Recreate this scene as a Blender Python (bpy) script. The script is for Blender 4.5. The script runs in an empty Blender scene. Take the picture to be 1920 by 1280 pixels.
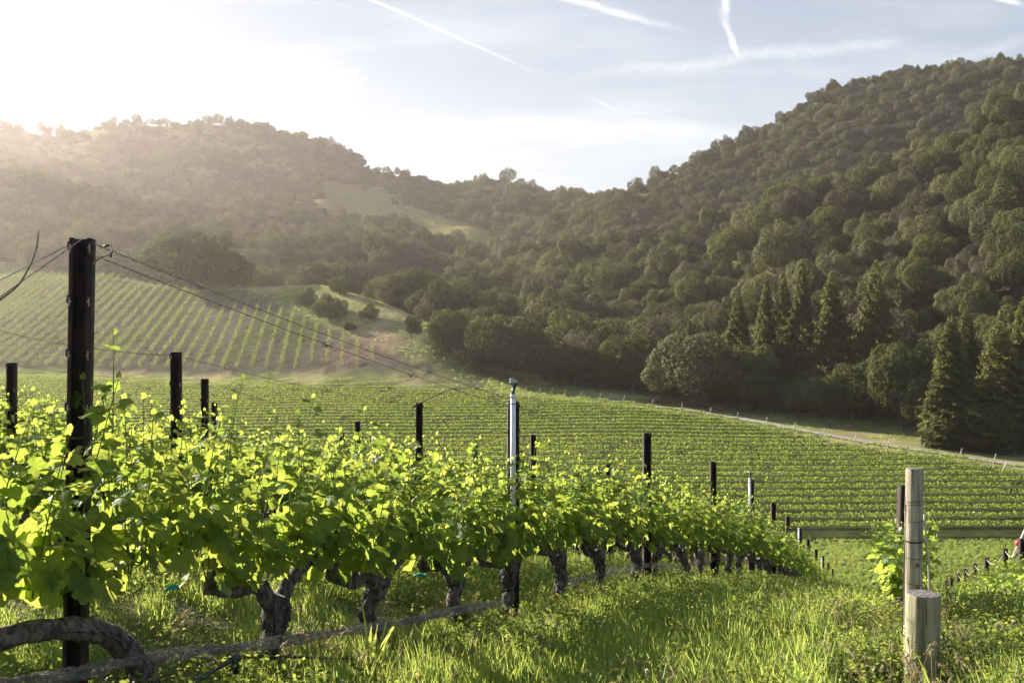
import bpy, math, random
import numpy as np
from mathutils import Vector, Matrix, Euler

S = bpy.context.scene
R = math.radians
F = 1867.0                       # focal length in photograph pixels (35 mm on 36 mm, 1920 px)
HZ = 640.0                       # eye level in the photograph

# ------------------------------------------------------------------ camera, sky, sun
cam_data = bpy.data.cameras.new("camera")
cam = bpy.data.objects.new("camera", cam_data)
S.collection.objects.link(cam)
cam.location = (0, 0, 0)
cam.rotation_euler = (R(90), 0, 0)
cam_data.sensor_width = 36
cam_data.lens = 35
cam_data.clip_start = 0.05
cam_data.clip_end = 6000
cam_data.dof.use_dof = True
cam_data.dof.focus_distance = 7.0
cam_data.dof.aperture_fstop = 6.3
S.camera = cam

SUN_AZ, SUN_EL = R(-51), R(20.5)
sd = Vector((math.sin(SUN_AZ) * math.cos(SUN_EL), math.cos(SUN_AZ) * math.cos(SUN_EL), math.sin(SUN_EL)))
sl = bpy.data.lights.new("sun", 'SUN')
sl.energy = 5.0
sl.angle = R(0.5)
sl.color = (1.0, 0.90, 0.77)
sun = bpy.data.objects.new("sun", sl)
S.collection.objects.link(sun)
sun.rotation_euler = sd.to_track_quat('Z', 'Y').to_euler()
sun.location = sd * 50

S.view_settings.view_transform = 'Standard'
S.view_settings.look = 'None'
S.view_settings.gamma = 1
S.view_settings.exposure = 1.88
S.cycles.max_bounces = 6
S.cycles.diffuse_bounces = 3
S.cycles.glossy_bounces = 2
S.cycles.transmission_bounces = 4
S.cycles.volume_bounces = 0
S.cycles.transparent_max_bounces = 4
S.cycles.sample_clamp_indirect = 6


class NT:
    """small helper for node trees"""
    def __init__(self, tree):
        self.t = tree
        self.n = tree.nodes
        self.l = tree.links

    def new(self, kind, **kw):
        n = self.n.new(kind)
        for k, v in kw.items():
            setattr(n, k, v)
        return n

    def put(self, sock, v):
        if isinstance(v, bpy.types.NodeSocket):
            self.l.new(v, sock)
        else:
            sock.default_value = v

    def math(self, op, a, b=None, c=None, clamp=False):
        n = self.new('ShaderNodeMath', operation=op, use_clamp=clamp)
        self.put(n.inputs[0], a)
        if b is not None:
            self.put(n.inputs[1], b)
        if c is not None:
            self.put(n.inputs[2], c)
        return n.outputs[0]

    def mix(self, f, a, b):
        n = self.new('ShaderNodeMix', data_type='RGBA')
        self.put(n.inputs['Factor'], f)
        self.put(n.inputs[6], a)
        self.put(n.inputs[7], b)
        return n.outputs[2]

    def noise(self, vec, scale, detail=4, rough=0.55, out='Fac'):
        n = self.new('ShaderNodeTexNoise')
        n.inputs['Scale'].default_value = scale
        n.inputs['Detail'].default_value = detail
        n.inputs['Roughness'].default_value = rough
        if vec is not None:
            self.l.new(vec, n.inputs['Vector'])
        return n.outputs[out]

    def ramp(self, f, a, b):
        n = self.new('ShaderNodeMapRange', interpolation_type='SMOOTHSTEP')
        self.put(n.inputs[0], f)
        n.inputs[1].default_value = a
        n.inputs[2].default_value = b
        return n.outputs[0]

    def comb(self, x, y, z):
        n = self.new('ShaderNodeCombineXYZ')
        self.put(n.inputs[0], x)
        self.put(n.inputs[1], y)
        self.put(n.inputs[2], z)
        return n.outputs[0]


# the sky: Nishita plus thin high cloud and vapour trails, all functions of the direction
world = bpy.data.worlds.new("World")
S.world = world
world.use_nodes = True
w = NT(world.node_tree)
w.n.clear()
wo = w.new('ShaderNodeOutputWorld')
bg = w.new('ShaderNodeBackground')
sky = w.new('ShaderNodeTexSky', sky_type='NISHITA')
sky.sun_disc = False
sky.sun_elevation = SUN_EL
sky.sun_rotation = SUN_AZ
sky.altitude = 100
sky.air_density = 1.0
sky.dust_density = 0.6
sky.ozone_density = 1.0
SKY_STR = 0.05
bg.inputs['Strength'].default_value = SKY_STR
tc = w.new('ShaderNodeTexCoord')
sp = w.new('ShaderNodeSeparateXYZ')
w.l.new(tc.outputs['Generated'], sp.inputs[0])
dy = w.math('MAXIMUM', sp.outputs[1], 0.08)
cu = w.math('DIVIDE', sp.outputs[0], dy)
cv = w.math('DIVIDE', sp.outputs[2], dy)
wob = w.noise(w.comb(cu, cv, 0.0), 14, 4)
wob = w.math('SUBTRACT', wob, 0.5)
wisp = w.noise(w.comb(w.math('MULTIPLY', cu, 60.0), w.math('MULTIPLY', cv, 60.0), 3.0), 1.0, 5, 0.6)

wisp2 = w.noise(w.comb(w.math('MULTIPLY', cu, 190.0), w.math('MULTIPLY', cv, 190.0), 8.0), 1.0, 5, 0.65)


def trail(p0, p1, width, strength, rag):
    u0, v0 = (p0[0] - 960) / F, (HZ - p0[1]) / F
    u1, v1 = (p1[0] - 960) / F, (HZ - p1[1]) / F
    du, dv = u1 - u0, v1 - v0
    L = math.hypot(du, dv)
    du, dv = du / L, dv / L
    a = w.math('SUBTRACT', cu, u0)
    b = w.math('SUBTRACT', cv, v0)
    t = w.math('ADD', w.math('MULTIPLY', a, du), w.math('MULTIPLY', b, dv))
    s = w.math('ADD', w.math('MULTIPLY', a, -dv), w.math('MULTIPLY', b, du))
    s = w.math('ADD', s, w.math('MULTIPLY', wob, rag * width / F * 2.2))
    s = w.math('ABSOLUTE', s)
    edge = w.math('SUBTRACT', 1.0, w.ramp(s, 0.0, width / F))
    e0 = w.ramp(t, -0.02, 0.03)
    e1 = w.math('SUBTRACT', 1.0, w.ramp(t, L * 0.55, L))
    m = w.math('MULTIPLY', w.math('MULTIPLY', edge, e0), e1)
    m = w.math('MULTIPLY', m, w.math('ADD', 0.15, w.math('MULTIPLY', w.math('MULTIPLY', wisp, wisp2), 2.6)))
    return w.math('MULTIPLY', m, strength, clamp=True)


trails = [
    trail((560, -60), (1060, 160), 5, 0.9, 0.6),
    trail((900, -45), (1330, 70), 12, 0.9, 1.0),
    trail((1360, -60), (1366, 58), 12, 1.1, 1.2),
    trail((1358, 30), (1395, 128), 11, 1.1, 1.2),
    trail((1700, 78), (1000, 150), 22, 0.42, 1.0),
    trail((1100, 180), (1230, 240), 7, 0.5, 0.7),
    trail((1840, -10), (1930, 12), 9, 1.2, 0.9),
    trail((1920, 78), (1700, 130), 18, 0.3, 1.0),
]
m = trails[0]
for t_ in trails[1:]:
    m = w.math('MAXIMUM', m, t_)
band = w.noise(w.comb(w.math('MULTIPLY', cu, 2.2), w.math('MULTIPLY', cv, 13.0), 1.7), 1.6, 6, 0.55)
cirrus = w.math('MULTIPLY', w.ramp(band, 0.44, 0.72), 0.55)
lowmask = w.math('SUBTRACT', 1.0, w.ramp(cv, 0.10, 0.36))
cirrus = w.math('MULTIPLY', cirrus, w.math('ADD', 0.35, lowmask), clamp=True)
m = w.math('MAXIMUM', m, cirrus)
veil = w.math('MULTIPLY', lowmask, 0.62)
# roll the glow round the sun off gently so that it does not burn out the whole sky
sc_ = w.new('ShaderNodeSeparateColor')
w.l.new(sky.outputs[0], sc_.inputs[0])
cc_ = w.new('ShaderNodeCombineColor')
for i_ in range(3):
    c_ = sc_.outputs[i_]
    w.l.new(w.math('DIVIDE', w.math('MULTIPLY', c_, (3.6, 4.15, 5.0)[i_]), w.math('ADD', c_, 3.6)), cc_.inputs[i_])
base = w.mix(veil, cc_.outputs[0], (4.85, 5.15, 5.5, 1))
base = w.mix(0.40, base, (4.3, 4.85, 5.55, 1))
skyc = w.mix(w.math('MULTIPLY', m, 0.9), base, (6.6, 6.6, 6.6, 1))
w.l.new(skyc, bg.inputs['Color'])
w.l.new(bg.outputs[0], wo.inputs['Surface'])

# ------------------------------------------------------------------ the lie of the land
rng = np.random.default_rng(11)


def vnoise(x, y, seed=0):
    """smooth value noise, vectorised"""
    x = np.asarray(x, float)
    y = np.asarray(y, float)
    xi, yi = np.floor(x), np.floor(y)
    fx, fy = x - xi, y - yi
    fx, fy = fx * fx * (3 - 2 * fx), fy * fy * (3 - 2 * fy)

    def h(a, b):
        v = np.sin(a * 127.1 + b * 311.7 + seed * 74.7) * 43758.5453
        return v - np.floor(v)
    return (h(xi, yi) * (1 - fx) + h(xi + 1, yi) * fx) * (1 - fy) + (h(xi, yi + 1) * (1 - fx) + h(xi + 1, yi + 1) * fx) * fy


FD = np.array([-20, 0, 4.4, 8.8, 12.6, 16, 19.5, 23.5, 27.5, 31.5, 35.5, 40, 45, 50, 56, 66, 90])
FV = np.array([-.7, .28, .58, 1.12, 1.56, 2.1, 2.72, 3.55, 4.43, 5.3, 6.3, 7.36, 8.5, 9.74, 11.06, 12.6, 14])


def near_h(x, d):
    xs = np.clip((d - 6) / 9.0, 0, 1)
    xs = xs * xs * (3 - 2 * xs)
    kp = 0.05 + (-0.13 - 0.05) * xs
    return -1.4 - np.interp(d, FD, FV) + np.where(x < 0, -0.13, kp) * np.clip(x, -24, 30)


# columns of the photograph and, along each, how far and how high the ground is (distance, photograph row)
COL = {
    -600: [(212, 690), (400, 470), (460, 475), (560, 270), (620, 300), (700, 290), (760, 280), (850, 240), (1100, 330)],
    0:    [(192, 705), (318, 497), (380, 508), (540, 318), (620, 330), (700, 305), (760, 285), (850, 250), (1100, 330)],
    120:  [(188, 709), (294, 511), (355, 522), (525, 372), (600, 365), (690, 325), (755, 295), (850, 250), (1100, 330)],
    240:  [(184, 713), (274, 526), (335, 540), (510, 412), (590, 390), (680, 335), (755, 290), (845, 237), (1100, 330)],
    370:  [(180, 719), (255, 540), (320, 560), (490, 445), (570, 415), (670, 340), (750, 280), (830, 217), (1100, 330)],
    450:  [(177, 722), (241, 533), (305, 566), (475, 460), (560, 420), (660, 355), (740, 300), (820, 245), (1080, 340)],
    600:  [(171, 728), (232, 526), (290, 572), (455, 480), (550, 435), (650, 370), (730, 320), (800, 278), (1060, 360)],
    700:  [(168, 733), (212, 556), (280, 586), (440, 495), (540, 450), (640, 390), (720, 345), (785, 308), (1040, 380)],
    800:  [(166, 737), (192, 608), (262, 596), (420, 505), (530, 462), (630, 410), (710, 370), (770, 342), (1020, 400)],
    900:  [(165, 737), (181, 692), (245, 618), (400, 515), (515, 475), (620, 425), (700, 385), (755, 362), (1000, 410)],
    1000: [(161, 743), (176, 716), (235, 642), (390, 515), (480, 480), (590, 440), (690, 395), (745, 366), (1000, 410)],
    1100: [(153, 754), (168, 732), (222, 660), (350, 500), (410, 468), (475, 425), (600, 425), (740, 366), (1000, 410)],
    1190: [(147, 764), (160, 747), (212, 670), (330, 500), (400, 478), (520, 377), (600, 410), (740, 378), (1000, 410)],
    1300: [(142, 777), (152, 765), (200, 682), (310, 505), (390, 490), (545, 325), (640, 380), (740, 385), (1000, 410)],
    1378: [(136, 791), (147, 776), (192, 682), (305, 478), (390, 500), (560, 290), (640, 350), (740, 390), (1000, 410)],
    1476: [(128, 810), (141, 786), (182, 682), (305, 400), (400, 455), (560, 240), (640, 310), (740, 390), (1000, 410)],
    1630: [(116, 842), (131, 812), (170, 690), (295, 372), (400, 430), (555, 168), (640, 260), (740, 390), (1000, 410)],
    1741: [(110, 857), (124, 832), (162, 690), (288, 318), (390, 385), (545, 133), (640, 230), (740, 390), (1000, 410)],
    1818: [(107, 868), (121, 843), (158, 690), (282, 288), (385, 360), (540, 128), (640, 220), (740, 390), (1000, 410)],
    1920: [(103, 882), (118, 858), (154, 690), (276, 210), (375, 285), (530, 117), (640, 210), (740, 390), (1000, 410)],
    2600: [(84, 940), (100, 900), (140, 680), (262, 60), (360, 140), (500, 5), (640, 120), (740, 390), (1000, 410)],
}
CPX = np.array(sorted(COL), float)
CD = np.array([[k[0] for k in COL[int(c)]] for c in CPX], float)
CY = np.array([[-(k[1] - HZ) / F * k[0] for k in COL[int(c)]] for c in CPX], float)


def table_h(x, d):
    px = np.clip(960 + F * x / np.maximum(d, 30.0), CPX[0], CPX[-1])
    nk = CD.shape[1]
    D = [np.full_like(px, 75.0)] + [np.interp(px, CPX, CD[:, k]) for k in range(nk)]
    Y = [np.full_like(px, -15.75)] + [np.interp(px, CPX, CY[:, k]) for k in range(nk)]
    out = np.where(d <= D[0], Y[0], Y[-1])
    for k in range(nk):
        t = (d - D[k]) / np.maximum(D[k + 1] - D[k], 1e-3)
        sel = (t >= 0) & (t < 1)
        out = np.where(sel, Y[k] + (Y[k + 1] - Y[k]) * t, out)
    return out


def ground(x, d):
    x = np.asarray(x, float)
    d = np.asarray(d, float)
    n = near_h(x, d)
    s = np.maximum(d * 0.018, 1.2)
    t = (table_h(x, d) * 2 + table_h(x, d - s) + table_h(x, d + s) + table_h(x + s * 1.5, d) + table_h(x - s * 1.5, d)) / 6
    big = np.clip((d - 230) / 120, 0, 1)
    t = t + big * ((vnoise(x / 55, d / 55, 3) - 0.5) * 14 + (vnoise(x / 23, d / 23, 4) - 0.5) * 6)
    k = np.clip((d - 56) / 18.0, 0, 1)
    k = k * k * (3 - 2 * k)
    return n * (1 - k) + t * k


def g1(x, d):
    return float(ground(np.array([x]), np.array([d]))[0])


def pt(px, d, y=None):
    """the point seen at column px and distance d: on the ground, or at photograph row y"""
    x = (px - 960) / F * d
    return Vector((x, d, g1(x, d) if y is None else -(y - HZ) / F * d))


# field limits in plan
T1X = np.array([-190, -99, -54, 0, 29, 41, 53, 60, 68, 80.0])
T1D = np.array([212, 192, 179, 164, 139, 119, 103, 92, 75, 60.0])
CRX = np.array([-260, -164, -110, -68, -42, -17.0])
CRD = np.array([390, 318, 279, 243, 206, 176.0])


# ------------------------------------------------------------------ helpers
def link(o):
    S.collection.objects.link(o)
    return o


def mesh_np(name, v, faces, mat=None, smooth=False):
    """v (N,3); faces a list of int arrays (M,3) / (M,4)"""
    me = bpy.data.meshes.new(name)
    v = np.asarray(v, np.float32)
    faces = [np.asarray(f, np.int32) for f in faces if len(f)]
    nl = sum(f.size for f in faces)
    npoly = sum(len(f) for f in faces)
    me.vertices.add(len(v))
    me.vertices.foreach_set('co', v.ravel())
    me.loops.add(nl)
    me.loops.foreach_set('vertex_index', np.concatenate([f.ravel() for f in faces]))
    me.polygons.add(npoly)
    tot = np.concatenate([np.full(len(f), f.shape[1], np.int32) for f in faces])
    st = np.concatenate([[0], np.cumsum(tot)[:-1]]).astype(np.int32)
    me.polygons.foreach_set('loop_start', st)
    me.polygons.foreach_set('loop_total', tot)
    if smooth:
        me.polygons.foreach_set('use_smooth', np.ones(npoly, bool))
    me.update(calc_edges=True)
    if mat:
        me.materials.append(mat)
    return me


class MB:
    """collects tubes, boxes and leaf patches into one mesh"""
    def __init__(self):
        self.v, self.t, self.q, self.n, self.extra = [], [], [], 0, []

    def add(self, v, tris=None, quads=None):
        v = np.asarray(v, float)
        if tris is not None and len(tris):
            self.t.append(np.asarray(tris, int) + self.n)
        if quads is not None and len(quads):
            self.q.append(np.asarray(quads, int) + self.n)
        self.v.append(v)
        self.n += len(v)

    def tube(self, pts, rad, sides=6, rough=0.0, cap=True, rnd=None):
        pts = np.asarray(pts, float)
        n = len(pts)
        rad = np.full(n, rad, float) if np.isscalar(rad) else np.asarray(rad, float)
        tan = np.gradient(pts, axis=0)
        tan /= np.linalg.norm(tan, axis=1)[:, None] + 1e-9
        ref = np.array([0.31, 0.95, 0.05]) if abs(tan[0][2]) > 0.7 else np.array([0.02, 0.1, 1.0])
        a = np.cross(tan, ref)
        a /= np.linalg.norm(a, axis=1)[:, None] + 1e-9
        b = np.cross(tan, a)
        ang = np.linspace(0, 2 * np.pi, sides, endpoint=False)
        rr = rad[:, None] * np.ones((1, sides))
        if rough and rnd is not None:
            rr = rr * (1 + rough * (rnd.random((n, sides)) - 0.5) * 2)
        v = pts[:, None, :] + rr[..., None] * (np.cos(ang)[None, :, None] * a[:, None, :] + np.sin(ang)[None, :, None] * b[:, None, :])
        v = v.reshape(-1, 3)
        i = np.arange(n - 1)[:, None] * sides
        j = np.arange(sides)[None, :]
        j2 = (j + 1) % sides
        q = np.stack([i + j, i + j2, i + sides + j2, i + sides + j], -1).reshape(-1, 4)
        tr = None
        if cap:
            v = np.concatenate([v, pts[:1], pts[-1:]])
            c0, c1 = n * sides, n * sides + 1
            jj = np.arange(sides)
            tr = np.concatenate([np.stack([np.full(sides, c0), (jj + 1) % sides, jj], -1),
                                 np.stack([np.full(sides, c1), (n - 1) * sides + jj, (n - 1) * sides + (jj + 1) % sides], -1)])
        self.add(v, tr, q)

    def box(self, lo, hi):
        x0, y0, z0 = lo
        x1, y1, z1 = hi
        v = [(x0, y0, z0), (x1, y0, z0), (x1, y1, z0), (x0, y1, z0), (x0, y0, z1), (x1, y0, z1), (x1, y1, z1), (x0, y1, z1)]
        self.add(v, None, [(0, 3, 2, 1), (4, 5, 6, 7), (0, 1, 5, 4), (1, 2, 6, 5), (2, 3, 7, 6), (3, 0, 4, 7)])

    def mesh(self, name, mat, smooth=False):
        me = mesh_np(name, np.concatenate(self.v), [np.concatenate(x) for x in (self.t, self.q) if x], mat, smooth)
        if self.extra:
            at = me.attributes.new('leafco', 'FLOAT_VECTOR', 'POINT')
            at.data.foreach_set('vector', np.concatenate(self.extra).astype(np.float32).ravel())
        return me

    def build(self, name, mat, parent=None, smooth=False):
        o = link(bpy.data.objects.new(name, self.mesh(name, mat, smooth)))
        if parent:
            o.parent = parent
        return o


def spline(pts, n):
    """Catmull-Rom through the points"""
    p = np.asarray(pts, float)
    p = np.concatenate([[2 * p[0] - p[1]], p, [2 * p[-1] - p[-2]]])
    segs = len(p) - 3
    out = []
    for s in np.linspace(0, segs - 1e-6, n):
        i = int(s)
        t = s - i
        a, b, c, d = p[i:i + 4]
        out.append(0.5 * ((2 * b) + (-a + c) * t + (2 * a - 5 * b + 4 * c - d) * t * t + (-a + 3 * b - 3 * c + d) * t ** 3))
    return np.array(out)


def tag(o, label=None, cat=None, group=None, kind=None):
    if label:
        o['label'] = label
    if cat:
        o['category'] = cat
    if group:
        o['group'] = group
    if kind:
        o['kind'] = kind
    return o


def empty(name, loc, rz=0.0):
    o = link(bpy.data.objects.new(name, None))
    o.empty_display_size = 0.2
    o.location = loc
    o.rotation_euler = (0, 0, rz)
    return o


def child(name, me, parent):
    o = link(bpy.data.objects.new(name, me))
    o.parent = parent
    return o


# ------------------------------------------------------------------ materials
def material(name):
    mt = bpy.data.materials.new(name)
    mt.use_nodes = True
    k = NT(mt.node_tree)
    k.n.clear()
    k.out = k.new('ShaderNodeOutputMaterial')
    return mt, k


def leaf_mat(name, refl_a, refl_b, trans_a, trans_b, tfac, gloss=0.08, rough=0.45, scale=6.0, obj_var=0.5, veins=False):
    mt, k = material(name)
    geo = k.new('ShaderNodeNewGeometry')
    oi = k.new('ShaderNodeObjectInfo')
    # each leaf (a loose island of the mesh) has its own tone, each plant its own too
    r = k.math('ADD', k.math('MULTIPLY', geo.outputs['Random Per Island'], 1.0 - obj_var), k.math('MULTIPLY', oi.outputs['Random'], obj_var))
    col = k.mix(r, refl_a + (1,), refl_b + (1,))
    tcol = k.mix(r, trans_a + (1,), trans_b + (1,))
    if veins:
        at = k.new('ShaderNodeAttribute')
        at.attribute_name = 'leafco'
        sx = k.new('ShaderNodeSeparateXYZ')
        k.l.new(at.outputs['Vector'], sx.inputs[0])
        ang = k.math('ARCTAN2', sx.outputs[0], sx.outputs[1])
        vein = k.ramp(k.math('COSINE', k.math('MULTIPLY', ang, 7.5)), 0.90, 0.995)
        mott = k.ramp(k.noise(at.outputs['Vector'], 5.0, 4, 0.6), 0.3, 0.7)
        col = k.mix(k.math('MULTIPLY', vein, 0.6), col, (0.16, 0.21, 0.07, 1))
        tcol = k.mix(k.math('MULTIPLY', mott, 0.35), tcol, (0.17, 0.30, 0.03, 1))
        tcol = k.mix(k.math('MULTIPLY', vein, 0.5), tcol, (0.20, 0.28, 0.05, 1))
    d = k.new('ShaderNodeBsdfDiffuse')
    k.l.new(col, d.inputs['Color'])
    t = k.new('ShaderNodeBsdfTranslucent')
    k.l.new(tcol, t.inputs['Color'])
    ms = k.new('ShaderNodeMixShader')
    ms.inputs[0].default_value = tfac
    k.l.new(d.outputs[0], ms.inputs[1])
    k.l.new(t.outputs[0], ms.inputs[2])
    gl = k.new('ShaderNodeBsdfGlossy')
    gl.inputs['Roughness'].default_value = rough
    gl.inputs['Color'].default_value = (0.9, 0.95, 0.9, 1)
    lw = k.new('ShaderNodeFresnel')
    lw.inputs[0].default_value = 1.4
    ms2 = k.new('ShaderNodeMixShader')
    k.l.new(k.math('ADD', k.math('MULTIPLY', lw.outputs[0], gloss * 4), gloss * 0.3, clamp=True), ms2.inputs[0])
    k.l.new(ms.outputs[0], ms2.inputs[1])
    k.l.new(gl.outputs[0], ms2.inputs[2])
    k.l.new(ms2.outputs[0], k.out.inputs['Surface'])
    return mt


def plain_mat(name, a, b, scale=20.0, rough=0.8, stretch=(1, 1, 1), bump=0.3, metal=0.0, contrast=(0.35, 0.65), crack=0.0):
    mt, k = material(name)
    tcn = k.new('ShaderNodeTexCoord')
    mp = k.new('ShaderNodeMapping')
    mp.inputs['Scale'].default_value = stretch
    k.l.new(tcn.outputs['Object'], mp.inputs[0])
    n = k.noise(mp.outputs[0], scale, 6, 0.6)
    f = k.ramp(n, *contrast)
    p = k.new('ShaderNodeBsdfPrincipled')
    bc = k.mix(f, a + (1,), b + (1,))
    if crack:
        mp2 = k.new('ShaderNodeMapping')
        mp2.inputs['Scale'].default_value = (1, 1, 0.035) if stretch[2] < 1 else (1, 1, 1)
        k.l.new(tcn.outputs['Object'], mp2.inputs[0])
        n2 = k.noise(mp2.outputs[0], 62, 3, 0.5)
        n3 = k.noise(tcn.outputs['Object'], 7, 5, 0.6)
        cr = k.math('SUBTRACT', 1.0, k.ramp(n2, 0.30, 0.40))
        bc = k.mix(k.math('MULTIPLY', cr, crack), bc, (a[0] * .25, a[1] * .25, a[2] * .25, 1))
        bc = k.mix(k.math('MULTIPLY', k.ramp(n3, 0.5, 0.75), crack * .55), bc, (a[0] * .6, a[1] * .66, a[2] * .5, 1))
        n = k.math('SUBTRACT', n, k.math('MULTIPLY', cr, 0.6))
    k.l.new(bc, p.inputs['Base Color'])
    p.inputs['Roughness'].default_value = rough
    p.inputs['Metallic'].default_value = metal
    if bump:
        bn = k.new('ShaderNodeBump')
        bn.inputs['Strength'].default_value = bump
        bn.inputs['Distance'].default_value = 0.01
        k.l.new(n, bn.inputs['Height'])
        k.l.new(bn.outputs[0], p.inputs['Normal'])
    k.l.new(p.outputs[0], k.out.inputs['Surface'])
    return mt


M_VINE = leaf_mat('vine_leaf', (0.045, 0.095, 0.018), (0.09, 0.15, 0.03), (0.30, 0.42, 0.045), (0.58, 0.61, 0.11), 0.58, 0.018, 0.5, obj_var=0.1, veins=True)
M_FIELD = leaf_mat('field_vine_leaf', (0.05, 0.085, 0.018), (0.09, 0.125, 0.03), (0.29, 0.42, 0.05), (0.50, 0.58, 0.10), 0.55, 0.02, 0.5, obj_var=0.15)
M_HILLROW = leaf_mat('young_vine_leaf', (0.06, 0.085, 0.028), (0.10, 0.125, 0.045), (0.18, 0.23, 0.05), (0.32, 0.36, 0.09), 0.42, 0.01, 0.6, obj_var=0.2)
M_OAK = leaf_mat('oak_leaf', (0.036, 0.046, 0.020), (0.098, 0.106, 0.050), (0.085, 0.115, 0.028), (0.23, 0.245, 0.070), 0.30, 0.0, 0.6, obj_var=0.62)
M_OLIVE = leaf_mat('pale_oak_leaf', (0.055, 0.062, 0.032), (0.105, 0.105, 0.052), (0.14, 0.15, 0.05), (0.26, 0.24, 0.08), 0.30, 0.012, 0.6, obj_var=0.7)
M_GREYOAK = leaf_mat('grey_oak_leaf', (0.058, 0.052, 0.036), (0.125, 0.112, 0.080), (0.12, 0.10, 0.06), (0.22, 0.19, 0.11), 0.25, 0.0, 0.6, obj_var=0.7)
M_CONIFER = leaf_mat('conifer_needles', (0.040, 0.052, 0.017), (0.100, 0.098, 0.032), (0.12, 0.15, 0.03), (0.27, 0.26, 0.055), 0.36, 0.01, 0.6, obj_var=0.5)
M_GRASS = leaf_mat('grass_blade', (0.055, 0.105, 0.02), (0.12, 0.155, 0.04), (0.26, 0.40, 0.06), (0.50, 0.54, 0.13), 0.58, 0.012, 0.5, obj_var=0.3)
M_DRY = leaf_mat('dry_grass', (0.26, 0.22, 0.11), (0.38, 0.32, 0.19), (0.45, 0.38, 0.20), (0.6, 0.5, 0.28), 0.45, 0.03, 0.6, obj_var=0.3)
M_WEED = leaf_mat('weed_leaf', (0.05, 0.085, 0.025), (0.10, 0.13, 0.045), (0.22, 0.32, 0.04), (0.46, 0.50, 0.09), 0.55, 0.015, 0.5, obj_var=0.3)
M_FLOWER = leaf_mat('yellow_petal', (0.7, 0.55, 0.03), (0.8, 0.62, 0.05), (0.8, 0.65, 0.04), (0.85, 0.7, 0.06), 0.4, 0.02, 0.6)
M_STEM = leaf_mat('green_shoot', (0.10, 0.15, 0.03), (0.16, 0.20, 0.05), (0.2, 0.28, 0.04), (0.3, 0.36, 0.06), 0.25, 0.06, 0.4)
M_BARK = plain_mat('vine_bark', (0.032, 0.026, 0.022), (0.155, 0.135, 0.12), 36, 0.95, (1, 1, 0.28), 1.0)
M_TRUNK = plain_mat('tree_bark', (0.05, 0.042, 0.035), (0.13, 0.11, 0.09), 3, 0.95, (1, 1, 0.3), 0.3)
M_RUST = plain_mat('rusted_steel', (0.010, 0.007, 0.0065), (0.042, 0.019, 0.014), 30, 0.72, (1, 1, 0.25), 0.15, 0.25)
M_SLOT = plain_mat('bare_steel_edge', (0.22, 0.17, 0.14), (0.42, 0.36, 0.31), 40, 0.6, bump=0.05)
M_PVC = plain_mat('white_pipe', (0.62, 0.64, 0.66), (0.74, 0.75, 0.77), 12, 0.4, bump=0.03)
M_METAL = plain_mat('sprinkler_metal', (0.25, 0.25, 0.25), (0.5, 0.5, 0.5), 30, 0.3, bump=0.05, metal=0.8)
M_HEAD = plain_mat('dark_fitting', (0.015, 0.03, 0.03), (0.03, 0.05, 0.05), 30, 0.5, bump=0.05)
M_WOOD = plain_mat('weathered_wood', (0.20, 0.185, 0.13), (0.42, 0.38, 0.28), 30, 0.9, (1, 1, 0.06), 0.9, crack=0.85)
M_WOODEND = plain_mat('cut_wood_end', (0.07, 0.065, 0.068), (0.22, 0.20, 0.20), 40, 0.95, (1, 1, 1), 1.0, crack=0.8)
M_WOODGREEN = plain_mat('treated_wood', (0.12, 0.125, 0.072), (0.33, 0.31, 0.19), 26, 0.9, (1, 1, 0.05), 1.0, crack=0.9)
M_WIRE = plain_mat('trellis_wire', (0.05, 0.04, 0.035), (0.14, 0.11, 0.10), 30, 0.45, bump=0.0, metal=0.5)
M_TENDRIL = plain_mat('dried_tendril', (0.035, 0.028, 0.025), (0.10, 0.08, 0.07), 30, 0.8, bump=0.1)
M_CANE = plain_mat('dry_cane', (0.13, 0.09, 0.06), (0.24, 0.18, 0.13), 20, 0.8, bump=0.1)
M_HOSE = plain_mat('black_hose', (0.012, 0.012, 0.013), (0.03, 0.03, 0.032), 12, 0.38, bump=0.03)
M_NET = plain_mat('grey_netting', (0.10, 0.09, 0.085), (0.26, 0.24, 0.22), 40, 0.6, bump=0.0)
M_TIE = plain_mat('teal_tape', (0.0, 0.30, 0.22), (0.01, 0.42, 0.32), 30, 0.4, bump=0.05)
M_STAKE = plain_mat('grey_stake', (0.22, 0.20, 0.18), (0.42, 0.40, 0.37), 8, 0.8, bump=0.1)
M_ROPE = plain_mat('pale_rope', (0.42, 0.40, 0.33), (0.58, 0.55, 0.46), 40, 0.9, bump=0.2)
M_RED = plain_mat('red_tape', (0.5, 0.03, 0.04), (0.65, 0.05, 0.06), 20, 0.5, bump=0.0)
M_ROAD = plain_mat('gravel_road', (0.16, 0.14, 0.115), (0.28, 0.25, 0.215), 0.8, 0.95, (1, 1, 1), 0.1)
M_STONE = plain_mat('stone', (0.14, 0.13, 0.13), (0.30, 0.28, 0.27), 9, 0.95, bump=0.4)


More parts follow.
